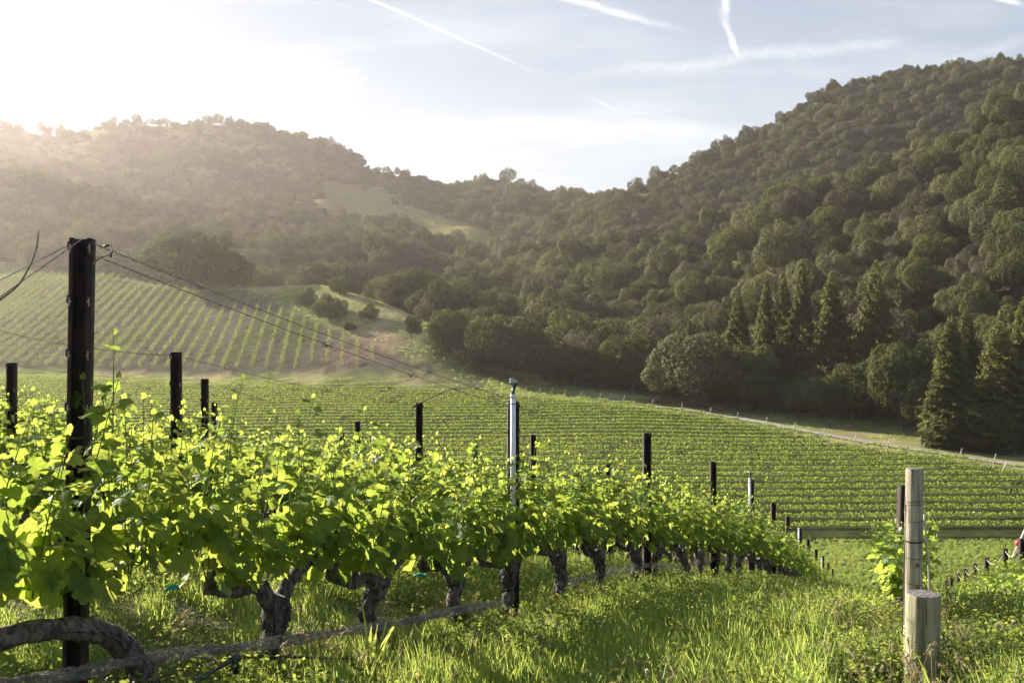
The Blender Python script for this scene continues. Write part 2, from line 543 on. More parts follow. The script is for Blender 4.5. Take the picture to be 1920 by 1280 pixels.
def ground_mat(name):
    mt, k = material(name)
    at = k.new('ShaderNodeVertexColor')
    at.layer_name = 'soil'
    tcn = k.new('ShaderNodeTexCoord')
    n1 = k.noise(tcn.outputs['Object'], 0.35, 8, 0.65)
    n2 = k.noise(tcn.outputs['Object'], 9.0, 6, 0.7)
    v = k.math('ADD', k.math('MULTIPLY', k.ramp(n1, 0.3, 0.7), 0.55), k.math('MULTIPLY', k.ramp(n2, 0.3, 0.7), 0.6))
    v = k.math('ADD', v, 0.42)
    mul = k.new('ShaderNodeMix', data_type='RGBA', blend_type='MULTIPLY')
    mul.inputs['Factor'].default_value = 1.0
    k.l.new(at.outputs[0], mul.inputs[6])
    k.l.new(k.comb(v, v, v), mul.inputs[7])
    p = k.new('ShaderNodeBsdfDiffuse')
    k.l.new(mul.outputs[2], p.inputs['Color'])
    bn = k.new('ShaderNodeBump')
    bn.inputs['Strength'].default_value = 0.7
    bn.inputs['Distance'].default_value = 0.05
    k.l.new(n2, bn.inputs['Height'])
    k.l.new(bn.outputs[0], p.inputs['Normal'])
    k.l.new(p.outputs[0], k.out.inputs['Surface'])
    return mt


M_GROUND = ground_mat('ground_cover')

# ------------------------------------------------------------------ ground and hills
NU, ND = 300, 360
uu = np.linspace(-1.0, 1.0, NU)
tt = np.linspace(0, 1, ND)
dd = -10 + 1110 * (np.exp(tt * 4.4) - 1) / (math.exp(4.4) - 1)
GX = uu[None, :] * (dd[:, None] + 16)
GD = np.repeat(dd[:, None], NU, 1)
GZ = ground(GX, GD)
nearw = np.clip(1 - GD / 60, 0, 1)
GZ = GZ + nearw * ((vnoise(GX * 2.2, GD * 2.2, 8) - .5) * .06 + (vnoise(GX * .6, GD * .6, 9) - .5) * .12)
t1 = np.interp(GX, T1X, T1D)
crest = np.interp(GX, CRX, CRD)
GPX = 960 + F * GX / np.maximum(GD, 1)
fe = np.interp(GPX, CPX, CD[:, 1])            # edge of the woodland on the right
base3 = np.interp(GPX, CPX, CD[:, 2])


def blend(col, target, m):
    return col * (1 - m[..., None]) + np.array(target) * m[..., None]


col = np.zeros(GX.shape + (3,)) + np.array((0.10, 0.115, 0.045))
nz = vnoise(GX / 1.3, GD / 1.3, 5) * .6 + vnoise(GX / .4, GD / .4, 6) * .4
col = blend(col, (0.20, 0.165, 0.12), (GD < 60) * np.clip((nz - .45) * 3, 0, 1))
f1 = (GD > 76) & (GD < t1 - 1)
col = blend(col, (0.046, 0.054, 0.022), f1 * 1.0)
f2 = (GD > t1 + 5) & (GD < crest + 1) & (GX < -14)
col = blend(col, (0.108, 0.100, 0.070), f2 * 1.0)
col = blend(col, (0.095, 0.11, 0.045), f2 * np.clip((vnoise(GX / 6, GD / 14, 25) - .52) * 3, 0, .8))
gz2 = vnoise(GX / 9, GD / 9, 15)
knoll = (GD > t1 - 1) & (~f2) & (GD < base3)
col = blend(col, (0.155, 0.18, 0.066), knoll * 1.0)
col = blend(col, (0.28, 0.25, 0.13), knoll * np.clip((gz2 - .5) * 2.4, 0, 1))
scar = np.exp(-(((GX + 27) / 9) ** 2 + ((GD - 187) / 9) ** 2)) * (0.5 + gz2)
col = blend(col, (0.24, 0.165, 0.13), np.clip(scar, 0, 1) * .7)
hillm = np.clip((GD - np.where(GPX > 880, fe + 4, base3 - 12)) / 8, 0, 1)
col = blend(col, (0.085, 0.080, 0.036), hillm)
PYG = HZ - F * GZ / np.maximum(GD, 1)
meadow = ((GD > 480) & (GD < 720) & (GPX > 600) & (GPX < 930) & (PYG > 345 + (GPX - 640) * .32) & (PYG < 402 + (GPX - 640) * .30))
col = blend(col, (0.175, 0.165, 0.062), meadow * 1.0)
col = blend(col, (0.19, 0.165, 0.085), ((GD > 470) & (GPX < 760) & (vnoise(GX / 62 + GD / 90, GD / 75, 51) > .57)) * 1.0)


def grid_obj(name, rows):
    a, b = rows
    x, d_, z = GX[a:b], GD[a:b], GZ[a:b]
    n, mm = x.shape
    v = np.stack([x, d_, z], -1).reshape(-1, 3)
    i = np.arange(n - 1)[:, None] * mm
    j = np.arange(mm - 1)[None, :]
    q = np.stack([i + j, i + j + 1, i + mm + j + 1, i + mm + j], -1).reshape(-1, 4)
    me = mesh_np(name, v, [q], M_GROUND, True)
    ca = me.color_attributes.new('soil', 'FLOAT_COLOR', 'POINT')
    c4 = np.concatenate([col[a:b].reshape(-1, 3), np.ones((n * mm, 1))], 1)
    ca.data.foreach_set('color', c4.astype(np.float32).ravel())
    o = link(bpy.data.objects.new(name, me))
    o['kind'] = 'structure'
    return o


split = int(np.searchsorted(dd, 330))
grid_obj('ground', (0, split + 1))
grid_obj('hills', (split, ND))

# the farm track along the top of the valley field
tp = spline([(11, 159, 0), (14, 156.6, 0), (22, 150, 0), (30, 143, 0), (43, 122, 0), (56, 105, 0), (66, 91, 0), (76, 74, 0)], 160)
side = np.gradient(tp[:, :2], axis=0)
side /= np.linalg.norm(side, axis=1)[:, None]
nor = np.stack([-side[:, 1], side[:, 0]], 1)
rv = []
wd = 1.05 * np.clip(np.arange(160) / 30, .25, 1) + 0.3 * (vnoise(np.arange(160) / 6.0, np.zeros(160), 2) - .5)
for s in (-1.0, -0.33, 0.33, 1.0):
    xy = tp[:, :2] + nor * (s * wd)[:, None]
    rv.append(np.concatenate([xy, (ground(xy[:, 0], xy[:, 1]) + 0.12)[:, None]], 1))
rv = np.stack(rv, 1).reshape(-1, 3)
i = np.arange(159)[:, None] * 4
j = np.arange(3)[None, :]
road = link(bpy.data.objects.new('road', mesh_np('road', rv, [np.stack([i + j, i + j + 1, i + j + 5, i + j + 4], -1).reshape(-1, 4)], M_ROAD, True)))
road['kind'] = 'structure'


# ------------------------------------------------------------------ foliage patches
def rand_dirs(n, r):
    v = r.normal(size=(n, 3))
    return v / np.linalg.norm(v, axis=1)[:, None]


def patches(p, nrm, size, r, aspect=0.7):
    """one four-cornered leaf clump per point, facing nrm"""
    n = len(p)
    t = np.cross(nrm, rand_dirs(n, r))
    t /= np.linalg.norm(t, axis=1)[:, None] + 1e-9
    b = np.cross(nrm, t)
    s = np.broadcast_to(np.asarray(size, float), (n,))[:, None]
    k = nrm * s * (r.random((n, 1)) - .5) * .7
    v = np.stack([p + t * s + k, p + b * s * aspect, p - t * s + k, p - b * s * aspect], 1).reshape(-1, 3)
    q = np.arange(4 * n).reshape(-1, 4)
    return v, q


def oak_meshes(seed, mat, leaves=9500, tall=1.0, skirt=0.12, lobes=20, loose=0.0, name='crown'):
    """a broad crown two units wide; returns crown mesh and trunk mesh"""
    r = np.random.default_rng(seed)
    c = rand_dirs(lobes, r)
    c[:, 2] = np.abs(c[:, 2]) * 0.95 - 0.35
    rad = r.uniform(0.20, 0.44, lobes)
    c = c / np.linalg.norm(c, axis=1)[:, None] * r.uniform(0.42, 0.95, (lobes, 1))
    c[:, 2] *= 0.78 * tall
    c = np.concatenate([c, [[0, 0, 0.1]]])
    rad = np.concatenate([rad, [0.55]])
    sub_c, sub_r = [c], [rad]
    for i_ in range(len(c) - 1):
        dd_ = rand_dirs(7, r)
        dd_[:, 2] = dd_[:, 2] * .8 + .2
        sub_c.append(c[i_] + dd_ * rad[i_] * .72)
        sub_r.append(rad[i_] * r.uniform(.34, .58, 7))
    nmain = len(c)
    c, rad = np.concatenate(sub_c), np.concatenate(sub_r)
    zc = 0.62 * tall + skirt
    lo = skirt
    pts, nr = [], []
    tot = 0
    while tot < leaves:
        n = 3000
        k = r.choice(len(c), n, p=rad ** 2 / (rad ** 2).sum())
        d_ = rand_dirs(n, r)
        p = c[k] + d_ * (rad[k] * r.uniform(0.82, 1.20 + loose, n) * 1.0)[:, None]
        dist = np.linalg.norm(p[:, None, :] - c[None], axis=2) / rad[None]
        ok = (dist.min(1) > 0.84) | (r.random(n) < 0.06)
        zz = p[:, 2] + zc
        ok &= zz > lo + 0.10 * r.random(n)
        p, d2 = p[ok], d_[ok]
        pts.append(p)
        nr.append(d2)
        tot += len(p)
    p = np.concatenate(pts)[:leaves]
    nn = np.concatenate(nr)[:leaves] + rand_dirs(leaves, r) * 0.42
    nn /= np.linalg.norm(nn, axis=1)[:, None]
    p[:, 2] += zc
    v, q = patches(p, nn, r.uniform(0.020, 0.050, leaves), r)
    crown = mesh_np(name, v, [q], mat)
    tb = MB()
    tb.tube(spline([(0, 0, -.15), (0.02, 0, .12), (-.03, .02, .3), (0.02, 0, .55 * tall + skirt)], 8), np.linspace(.075, .04, 8), 8, .1, True, r)
    for q_ in range(6):
        k = r.integers(0, lobes)
        e = c[k] + np.array([0, 0, zc])
        s0 = np.array([0, 0, r.uniform(.15, .35)])
        tb.tube(spline([s0, s0 * .45 + e * .55 + np.array([0, 0, -.08]), e], 6), np.linspace(.035, .012, 6), 6, .1, True, r)
    return crown, tb.mesh('trunk', M_TRUNK, True)


def conifer_meshes(seed, wide=0.27, leaves=17000):
    """one unit tall cone of drooping sprays"""
    r = np.random.default_rng(seed)
    n = leaves
    t = 1 - np.sqrt(r.random(n)) * 0.98
    t = np.clip(t, 0.02, 1)
    ang = r.random(n) * 2 * np.pi
    lump = 0.72 + 0.28 * np.sin(ang * 5 + t * 31 + seed) * np.sin(t * 46 + ang * 2) + 0.15 * np.sin(ang * 3 + seed)
    lump = lump * (0.80 + 0.30 * np.mod(t * 17 + .35 * np.sin(ang * 2 + seed) + ang * .16, 1.0))
    prof = (1 - t) ** 0.82 * np.minimum(1, 0.55 + t * 3.0)
    rad = wide * prof * lump * np.sqrt(r.uniform(0.35, 1.05, n)) + 0.006
    p = np.stack([np.cos(ang) * rad, np.sin(ang) * rad, t - rad * 0.25], 1)
    nn = np.stack([np.cos(ang) * .7, np.sin(ang) * .7, np.full(n, .55)], 1) + rand_dirs(n, r) * .7
    nn /= np.linalg.norm(nn, axis=1)[:, None]
    v, q = patches(p, nn, r.uniform(0.007, 0.021, n) * (0.6 + 0.6 * (1 - t)), r, 0.6)
    crown = mesh_np('crown', v, [q], M_CONIFER)
    tb = MB()
    tb.tube([(0, 0, -.05), (0, 0, .3), (0.004, 0, .97)], [.02, .014, .002], 7)
    return crown, tb.mesh('trunk', M_TRUNK, True)


OAK = [oak_meshes(100 + i, M_OAK if i < 5 else M_OLIVE, tall=[1.0, .85, 1.15, .95, 1.3, 1.0, 1.2, .9][i], lobes=[20, 16, 24, 18, 22, 18, 24, 15][i]) for i in range(8)]
GREY = [oak_meshes(130 + i, M_GREYOAK, tall=[1.1, .9][i], lobes=[17, 21][i], leaves=[6000, 8000][i]) for i in range(2)]
BUSH = [oak_meshes(140 + i, M_OAK, leaves=9000, tall=.95, skirt=-.05, lobes=16) for i in range(3)]
OPEN = [oak_meshes(160 + i, M_OAK, leaves=4600, tall=1.1, skirt=.34, lobes=8, loose=.12) for i in range(3)]
CON = [conifer_meshes(180 + i, [.24, .30, .20][i]) for i in range(3)]
HERO_OAK = oak_meshes(215, M_OAK, leaves=15000, tall=1.02, skirt=.10, lobes=30)
EDGE_OAK = [oak_meshes(220 + i, M_OLIVE if i == 0 else M_OAK, leaves=14000, tall=[1.25, 1.0, .9][i], skirt=.1, lobes=26) for i in range(3)]


def tree(name, meshes, loc, rx, h_scale, label, cat='tree', group=None, rz=None):
    t = empty(name, loc, rng.random() * 6.28 if rz is None else rz)
    t.scale = (rx, rx * (1 if name == 'conifer_tree' else rng.uniform(.82, 1.15)), h_scale)
    tag(t, label, cat, group)
    child('crown', meshes[0], t)
    child('trunk', meshes[1], t)
    return t


def height_of(meshes):
    return max(v.co.z for v in meshes[0].vertices)


def tree_px(name, meshes, px, d, width, height, label, cat='tree', group=None, sink=0.0, rz=None):
    """a tree that stands at column px, distance d, so many photograph pixels wide and high"""
    p = pt(px, d)
    rx = width / F * d / 2 / 1.02
    if name == 'conifer_tree':
        rx /= .185
    hs = height / F * d / height_of(meshes)
    p.z -= sink
    return tree(name, meshes, p, rx, hs, label, cat, group, rz)


taken = []          # plan positions of the placed trees


def T(name, meshes, px, d, wpx, hpx, label, cat='tree', group=None):
    o = tree_px(name, meshes, px, d, wpx, hpx, label, cat, group)
    taken.append((o.location.x, o.location.y, wpx / F * d * .42))
    return o


T('oak_tree', HERO_OAK, 362, 256, 178, 112, 'broad rounded oak standing alone at the top edge of the hillside vineyard', 'oak tree')
T('oak_tree', EDGE_OAK[1], 238, 330, 128, 84, 'hazy broad oak behind the hillside vineyard, left of the lone oak', 'oak tree')
T('oak_tree', EDGE_OAK[2], 470, 300, 60, 40, 'low hazy tree just right of the lone oak', 'oak tree')
T('oak_tree', EDGE_OAK[2], 634, 300, 138, 92, 'wide dark oak behind the grassy knoll above the small round trees', 'oak tree')
T('oak_tree', EDGE_OAK[1], 770, 236, 136, 92, 'wide spreading oak at the right end of the grassy knoll', 'oak tree')
T('small_tree', BUSH[0], 575, 214, 38, 40, 'small round tree highest on the left of the grassy knoll')
T('small_tree', BUSH[1], 617, 205, 62, 50, 'largest dense round tree of the cluster on the grassy knoll')
T('small_tree', BUSH[2], 637, 220, 46, 36, 'small round tree just behind the largest one on the grassy knoll')
T('small_tree', BUSH[0], 692, 200, 32, 32, 'lone small round tree in the middle of the grassy knoll')
T('shrub', BUSH[1], 655, 196, 26, 18, 'low yellowish shrub on the bare slope of the knoll', 'shrub')
T('small_tree', OAK[4], 771, 188, 34, 44, 'narrow little tree by itself low on the knoll above the track')
T('oak_tree', EDGE_OAK[1], 842, 182, 76, 90, 'dark upright oak at the foot of the grassy knoll', 'oak tree')
T('oak_tree', EDGE_OAK[2], 948, 178, 152, 118, 'dark wide oak at the woodland corner where the track begins', 'oak tree')
T('oak_tree', EDGE_OAK[1], 900, 205, 90, 84, 'pale green round tree behind the dark upright oak', 'oak tree')
T('oak_tree', EDGE_OAK[2], 1076, 172, 118, 80, 'low domed oak with a sunlit top at the woodland edge', 'oak tree')
T('oak_tree', OAK[1], 1095, 190, 165, 120, 'dark oak rising behind the low domed one', 'oak tree')
T('oak_tree', EDGE_OAK[1], 1185, 168, 118, 112, 'dark green oak at the woodland edge left of the pale oak', 'oak tree')
T('oak_tree', EDGE_OAK[0], 1312, 153, 176, 142, 'pale olive oak with a visible trunk at the woodland edge beside the grass', 'oak tree')
T('small_tree', OAK[6], 1240, 157, 66, 96, 'small pale tree hanging over the grass left of the pale olive oak')
T('oak_tree', OAK[0], 1395, 152, 120, 120, 'dark oak just right of the pale olive oak', 'oak tree')
for k, (px, d, wp, hp, lab) in enumerate([
    (1293, 180, 34, 118, 'left one of two small pointed conifers behind the pale olive oak'),
    (1322, 182, 40, 124, 'right one of two small pointed conifers behind the pale olive oak'),
    (1385, 156, 104, 208, 'broad pointed conifer, leftmost of the dark conifer row in the woodland'),
    (1437, 158, 74, 226, 'slim conifer second from the left in the dark conifer row'),
    (1468, 156, 78, 236, 'slim pointed conifer in the middle of the dark conifer row'),
    (1504, 153, 94, 262, 'tallest conifer of the dark conifer row in the woodland'),
    (1560, 148, 104, 256, 'dark ragged conifer right of the tallest one'),
    (1642, 144, 96, 276, 'conifer standing by itself right of the dark conifer row'),
    (1782, 121, 150, 248, 'large conifer at the front of the woodland above the track'),
    (1812, 126, 104, 246, 'slender conifer close behind the large front conifer'),
    (1874, 122, 140, 236, 'conifer near the right edge of the photo at the woodland front'),
    (1925, 126, 150, 262, 'conifer cut off by the right edge of the photo'),
]):
    T('conifer_tree', CON[k % 3], px, d, wp, hp, lab, 'conifer')
for k, (px, d, wp, hp) in enumerate([(1450, 146, 100, 70), (1530, 141, 110, 80), (1600, 138, 110, 110), (1690, 132, 130, 165), (1735, 128, 90, 110),
                                     (1590, 150, 120, 150), (1650, 138, 120, 120), (1845, 120, 110, 100), (1900, 119, 120, 90), (1400, 149, 90, 80)]):
    T('oak_tree', OAK[k % 5], px, d, wp, hp, 'dark oak in the shaded woodland front behind the track on the right', 'oak tree', 'dark trees along the woodland front')

# ---- the rest of the woodland: seed places over the hills
cand = []
r = np.random.default_rng(5)
dist_edge = lambda px: np.interp(px, CPX, CD[:, 1])
N = 48000
px = r.uniform(-250, 2150, N)
d = np.sqrt(r.uniform(120 ** 2, 880 ** 2, N))
x = (px - 960) / F * d
edge = np.interp(px, CPX, CD[:, 1])
b3 = np.interp(px, CPX, CD[:, 2])
ridge = np.where(px < 1100, np.interp(px, CPX, CD[:, 7]), np.interp(px, CPX, CD[:, 5]))
ridge = np.where((px >= 1100) & (px < 1200), np.interp(px, CPX, CD[:, 7]), ridge)
lowlim = np.where(px > 880, edge + 7, b3 - 6 + 26 * ((px > 150) & (px < 560)))
lowlim = np.where((px > 700) & (px <= 880), np.interp(px, CPX, CD[:, 1]) + 22, lowlim)
ok = (d > lowlim) & (d < ridge + 14)
px, d, x = px[ok], d[ok], x[ok]
zg = ground(x, d)
py = HZ - F * zg / d
mead = ((d > 480) & (d < 720) & (px > 600) & (px < 930) & (py > 345 + (px - 640) * .32) & (py < 402 + (px - 640) * .30))
opening = (d > 470) & (px < 760) & (vnoise(x / 62 + d / 90, d / 75, 51) > .58)
keep = ~mead & (~opening | (r.random(len(d)) < .10))
px, d, x, zg, py = px[keep], d[keep], x[keep], zg[keep], py[keep]
cell = {}
sel = []
for x_, d_, rr in taken:
    cell.setdefault((int(x_ // 16), int(d_ // 16)), []).append((x_, d_, rr))
size = np.where(d < 330, r.uniform(2.9, 5.6, len(d)), r.uniform(2.8, 6.2, len(d)))
size = np.where(r.random(len(d)) < .22, size * .62, size)
size = np.where((d > 470) & (px < 950), size * .74, size)
size = np.where((px > 1180) & (d > np.interp(px, CPX, CD[:, 4]) - 10), size * .66, size)
for k in range(len(d)):
    cx, cd = int(x[k] // 16), int(d[k] // 16)
    good = True
    for a in (-1, 0, 1):
        for b in (-1, 0, 1):
            for (x_, d_, rr) in cell.get((cx + a, cd + b), ()):
                if (x_ - x[k]) ** 2 + (d_ - d[k]) ** 2 < ((rr + size[k]) * .57) ** 2:
                    good = False
                    break
            if not good:
                break
        if not good:
            break
    if good:
        cell.setdefault((cx, cd), []).append((x[k], d[k], size[k]))
        sel.append(k)
sel = sorted(sel, key=lambda k: d[k] / size[k])
# the ones that show largest are trees of their own
inview = [k for k in sel if -60 < px[k] < 1980]
single = inview[:235]
single_set = set(single)
rest = [k for k in sel if k not in single_set]
for k in single:
    v = int(r.integers(0, 10))
    s = size[k]
    pale = v >= 5
    kind_ = (OAK + GREY)[v]
    if px[k] > 1000:
        lab = 'pale olive oak among the trees of the wooded right hillside' if pale else 'dark green oak among the trees of the wooded right hillside'
        grp = 'oaks of the right hillside wood'
    else:
        lab = 'pale hazy tree in the woodland of the valley behind the knoll' if pale else 'dark hazy tree in the woodland of the valley behind the knoll'
        grp = 'trees of the valley wood'
    tree('oak_tree', kind_, (x[k], d[k], zg[k] - .4), s, s * r.uniform(.75, 1.55), lab, 'oak tree', grp)


# ------------------------------------------------------------------ scattered stuff (geometry nodes)
def scatter(name, protos, pos, rot, scl, idx):
    coll = bpy.data.collections.new(name + '_kinds')
    for i_, me in enumerate(protos):
        o = bpy.data.objects.new('%s_kind_%02d' % (name, i_), me)
        coll.objects.link(o)
    me = bpy.data.meshes.new(name)
    n = len(pos)
    me.vertices.add(n)
    me.vertices.foreach_set('co', np.asarray(pos, np.float32).ravel())
    for nm, ty, val in (('rot', 'FLOAT_VECTOR', rot), ('scl', 'FLOAT_VECTOR', scl)):
        a = me.attributes.new(nm, ty, 'POINT')
        a.data.foreach_set('vector', np.asarray(val, np.float32).ravel())
    a = me.attributes.new('idx', 'INT', 'POINT')
    a.data.foreach_set('value', np.asarray(idx, np.int32))
    o = link(bpy.data.objects.new(name, me))
    o['kind'] = 'stuff'
    ng = bpy.data.node_groups.new(name + '_nodes', 'GeometryNodeTree')
    ng.interface.new_socket('Geometry', in_out='INPUT', socket_type='NodeSocketGeometry')
    ng.interface.new_socket('Geometry', in_out='OUTPUT', socket_type='NodeSocketGeometry')
    gi = ng.nodes.new('NodeGroupInput')
    go = ng.nodes.new('NodeGroupOutput')
    ip = ng.nodes.new('GeometryNodeInstanceOnPoints')
    ci = ng.nodes.new('GeometryNodeCollectionInfo')
    ci.inputs['Collection'].default_value = coll
    ci.inputs['Separate Children'].default_value = True
    ci.inputs['Reset Children'].default_value = True

    def attr(nm, ty):
        q_ = ng.nodes.new('GeometryNodeInputNamedAttribute')
        q_.data_type = ty
        q_.inputs['Name'].default_value = nm
        return q_.outputs['Attribute']
    L = ng.links.new
    L(gi.outputs[0], ip.inputs['Points'])
    L(ci.outputs[0], ip.inputs['Instance'])
    ip.inputs['Pick Instance'].default_value = True
    L(attr('idx', 'INT'), ip.inputs['Instance Index'])
    L(attr('rot', 'FLOAT_VECTOR'), ip.inputs['Rotation'])
    L(attr('scl', 'FLOAT_VECTOR'), ip.inputs['Scale'])
    L(ip.outputs[0], go.inputs[0])
    md = o.modifiers.new('scatter', 'NODES')
    md.node_group = ng
    return o


rk = np.array(rest)
nr_ = len(rk)
skyl = (np.abs(d[rk] - np.where(px[rk] < 1150, np.interp(px[rk], CPX, CD[:, 7]), np.interp(px[rk], CPX, CD[:, 5]))) < 14)
idx = np.where(skyl & (r.random(nr_) < .55), 10 + r.integers(0, 3, nr_), r.integers(0, 10, nr_))
s = size[rk]
scl = np.stack([s, s * r.uniform(.8, 1.2, nr_), s * r.uniform(.75, 1.5, nr_)], 1)
rot = np.stack([np.zeros(nr_), np.zeros(nr_), r.random(nr_) * 6.28], 1)
protos = [m_[0] for m_ in OAK] + [m_[0] for m_ in GREY] + [m_[0] for m_ in OPEN]
wood = scatter('distant_woodland', protos, np.stack([x[rk], d[rk], zg[rk] - .4], 1), rot, scl, idx)
tag(wood, 'far woodland covering the hills behind the valley', 'woodland')
print('trees single', len(single), 'rest', nr_)

# low scrub on the open parts of the hills and along the knoll's far edge
N = 5200
px = r.uniform(-200, 2100, N)
d = np.sqrt(r.uniform(180 ** 2, 840 ** 2, N))
x = (px - 960) / F * d
zg = ground(x, d)
b3 = np.where(px > 880, np.interp(px, CPX, CD[:, 1]) + 6, np.interp(px, CPX, CD[:, 2]) - 10)
py = HZ - F * zg / d
mead = ((d > 480) & (d < 720) & (px > 600) & (px < 930) & (py > 345 + (px - 640) * .32) & (py < 402 + (px - 640) * .30))
ok = (d > b3) & (~mead | (r.random(N) < .02))
n = int(ok.sum())
s = r.uniform(.8, 2.2, n)
scrub = scatter('scrub', [b_[0] for b_ in BUSH], np.stack([x[ok], d[ok], zg[ok] - .2], 1),
                np.stack([np.zeros(n), np.zeros(n), r.random(n) * 6.28], 1), np.stack([s, s, s * r.uniform(.7, 1.2, n)], 1), r.integers(0, 3, n))
tag(scrub, 'low scrub between the trees on the hills', 'scrub')

# ------------------------------------------------------------------ vine rows of the fields beyond
def row_mesh(path, seed, per_m, h0, h1, wid, size):
    """a trained hedge of leaves along a path (N,2)"""
    r = np.random.default_rng(seed)
    seg = np.linalg.norm(np.diff(path, axis=0), axis=1)
    cum = np.concatenate([[0], np.cumsum(seg)])
    L = cum[-1]
    n = int(L * per_m)
    s = r.random(n) * L
    plant = 0.72 + 0.20 * np.cos(s / 1.25 * 2 * np.pi) * .5 + .25 * (vnoise(s / 1.7, np.full(n, seed * 1.3), 1) - .5)
    gap = vnoise(s / 2.6, np.full(n, seed * 3.1), 7)
    x = np.interp(s, cum, path[:, 0])
    y = np.interp(s, cum, path[:, 1])
    tanx = np.interp(s, cum, np.gradient(path[:, 0]))
    tany = np.interp(s, cum, np.gradient(path[:, 1]))
    ln = np.hypot(tanx, tany)
    off = r.normal(size=n) * wid * .5
    x = x - tany / ln * off
    y = y + tanx / ln * off
    hh = h0 + (h1 - h0) * r.random(n) * (0.55 + .75 * plant)
    ok = (gap > .17) | (r.random(n) < .3)
    x, y, hh = x[ok], y[ok], hh[ok]
    n = len(x)
    p = np.stack([x, y, ground(x, y) + hh], 1)
    nn = rand_dirs(n, r) + np.array([0, -.5, .5])
    nn /= np.linalg.norm(nn, axis=1)[:, None]
    v, q = patches(p, nn, r.uniform(.6, 1.2, n) * size, r, .75)
    return v, q


def vine_row(name, path, seed, label, group, mat=None, **kw):
    v, q = row_mesh(path, seed, **kw)
    o = empty(name, (path[0, 0], path[0, 1], g1(path[0, 0], path[0, 1])))
    base_ = np.array(o.location)
    child('foliage', mesh_np('foliage', v - base_, [q], mat or M_FIELD), o)
    tag(o, label, 'vine row', group)
    return o


order = np.argsort(T1D)
k = 0
for dr in np.arange(77.5, 190, 2.75):
    xmax = float(np.interp(dr, T1D[order], T1X[order])) - 2.0
    xmin = -.60 * dr
    if xmax - xmin < 8:
        continue
    xs = np.arange(xmin, xmax, 1.0)
    ys = dr + 0.02 * xs + 1.9 * np.sin(xs / 42 + dr / 70)
    per = 110 if dr < 110 else 80 if dr < 150 else 60
    vine_row('vine_row', np.stack([xs, ys], 1), k, 'long level green vine row crossing the valley field below the track', 'level vine rows of the valley field',
             per_m=per, h0=.60 if dr < 118 else .66, h1=.95 if dr < 118 else .90, wid=.24 if dr < 118 else .18, size=.07 if dr < 110 else .08)
    k += 1
ends2 = []
for x0 in np.arange(-215, -16, 2.8):
    dsx = np.arange(168, 392, 1.0)
    xs = x0 - .139 * (dsx - 175)
    ok = (dsx > np.interp(xs, T1X, T1D) + 6) & (dsx < np.interp(xs, CRX, CRD) - 1)
    u_ = xs / dsx
    ok &= u_ > -.62
    if ok.sum() < 6:
        continue
    path = np.stack([xs[ok], dsx[ok]], 1)
    ends2.append(path[-1])
    vine_row('vine_row', path, 500 + k, 'vine row running straight up the brown hillside vineyard on the left', 'rows of the hillside vineyard',
             per_m=34, h0=.15, h1=1.25, wid=.42, size=.115, mat=M_HILLROW)
    k += 1

# ------------------------------------------------------------------ the near vineyard
ROW_D = np.array([1.0, 2.6, 4.4, 8.8, 12.6, 16, 19.5, 23.5, 27.5, 31.5, 35.5, 40, 45, 50, 56, 62])
ROW_X = np.array([-3.45, -2.72, -1.92, 0, 1.72, 3.23, 4.65, 6.17, 7.62, 9.07, 10.55, 12.2, 14, 15.85, 18, 20.2])


def row_x(d_, off=0.0):
    return float(np.interp(d_, ROW_D, ROW_X)) + off


def heading(d_):
    return math.atan2(2.0, row_x(d_ + 1) - row_x(d_ - 1))


def leaf_geo(r, n):
    """lobed grape leaf outline, unit radius, tip along +Y; a cupped patch with a centre and two rings"""
    A = np.radians([-158, -138, -112, -92, -72, -52, -38, -24, -10, 0, 10, 24, 38, 52, 72, 92, 112, 138, 158, 180])
    RR = np.array([.62, .80, .86, .72, .93, .96, .78, .98, 1.02, 1.12, 1.02, .98, .78, .96, .93, .72, .86, .80, .62, .22])
    return A, RR


LA, LR = leaf_geo(None, 0)
LN = len(LA)


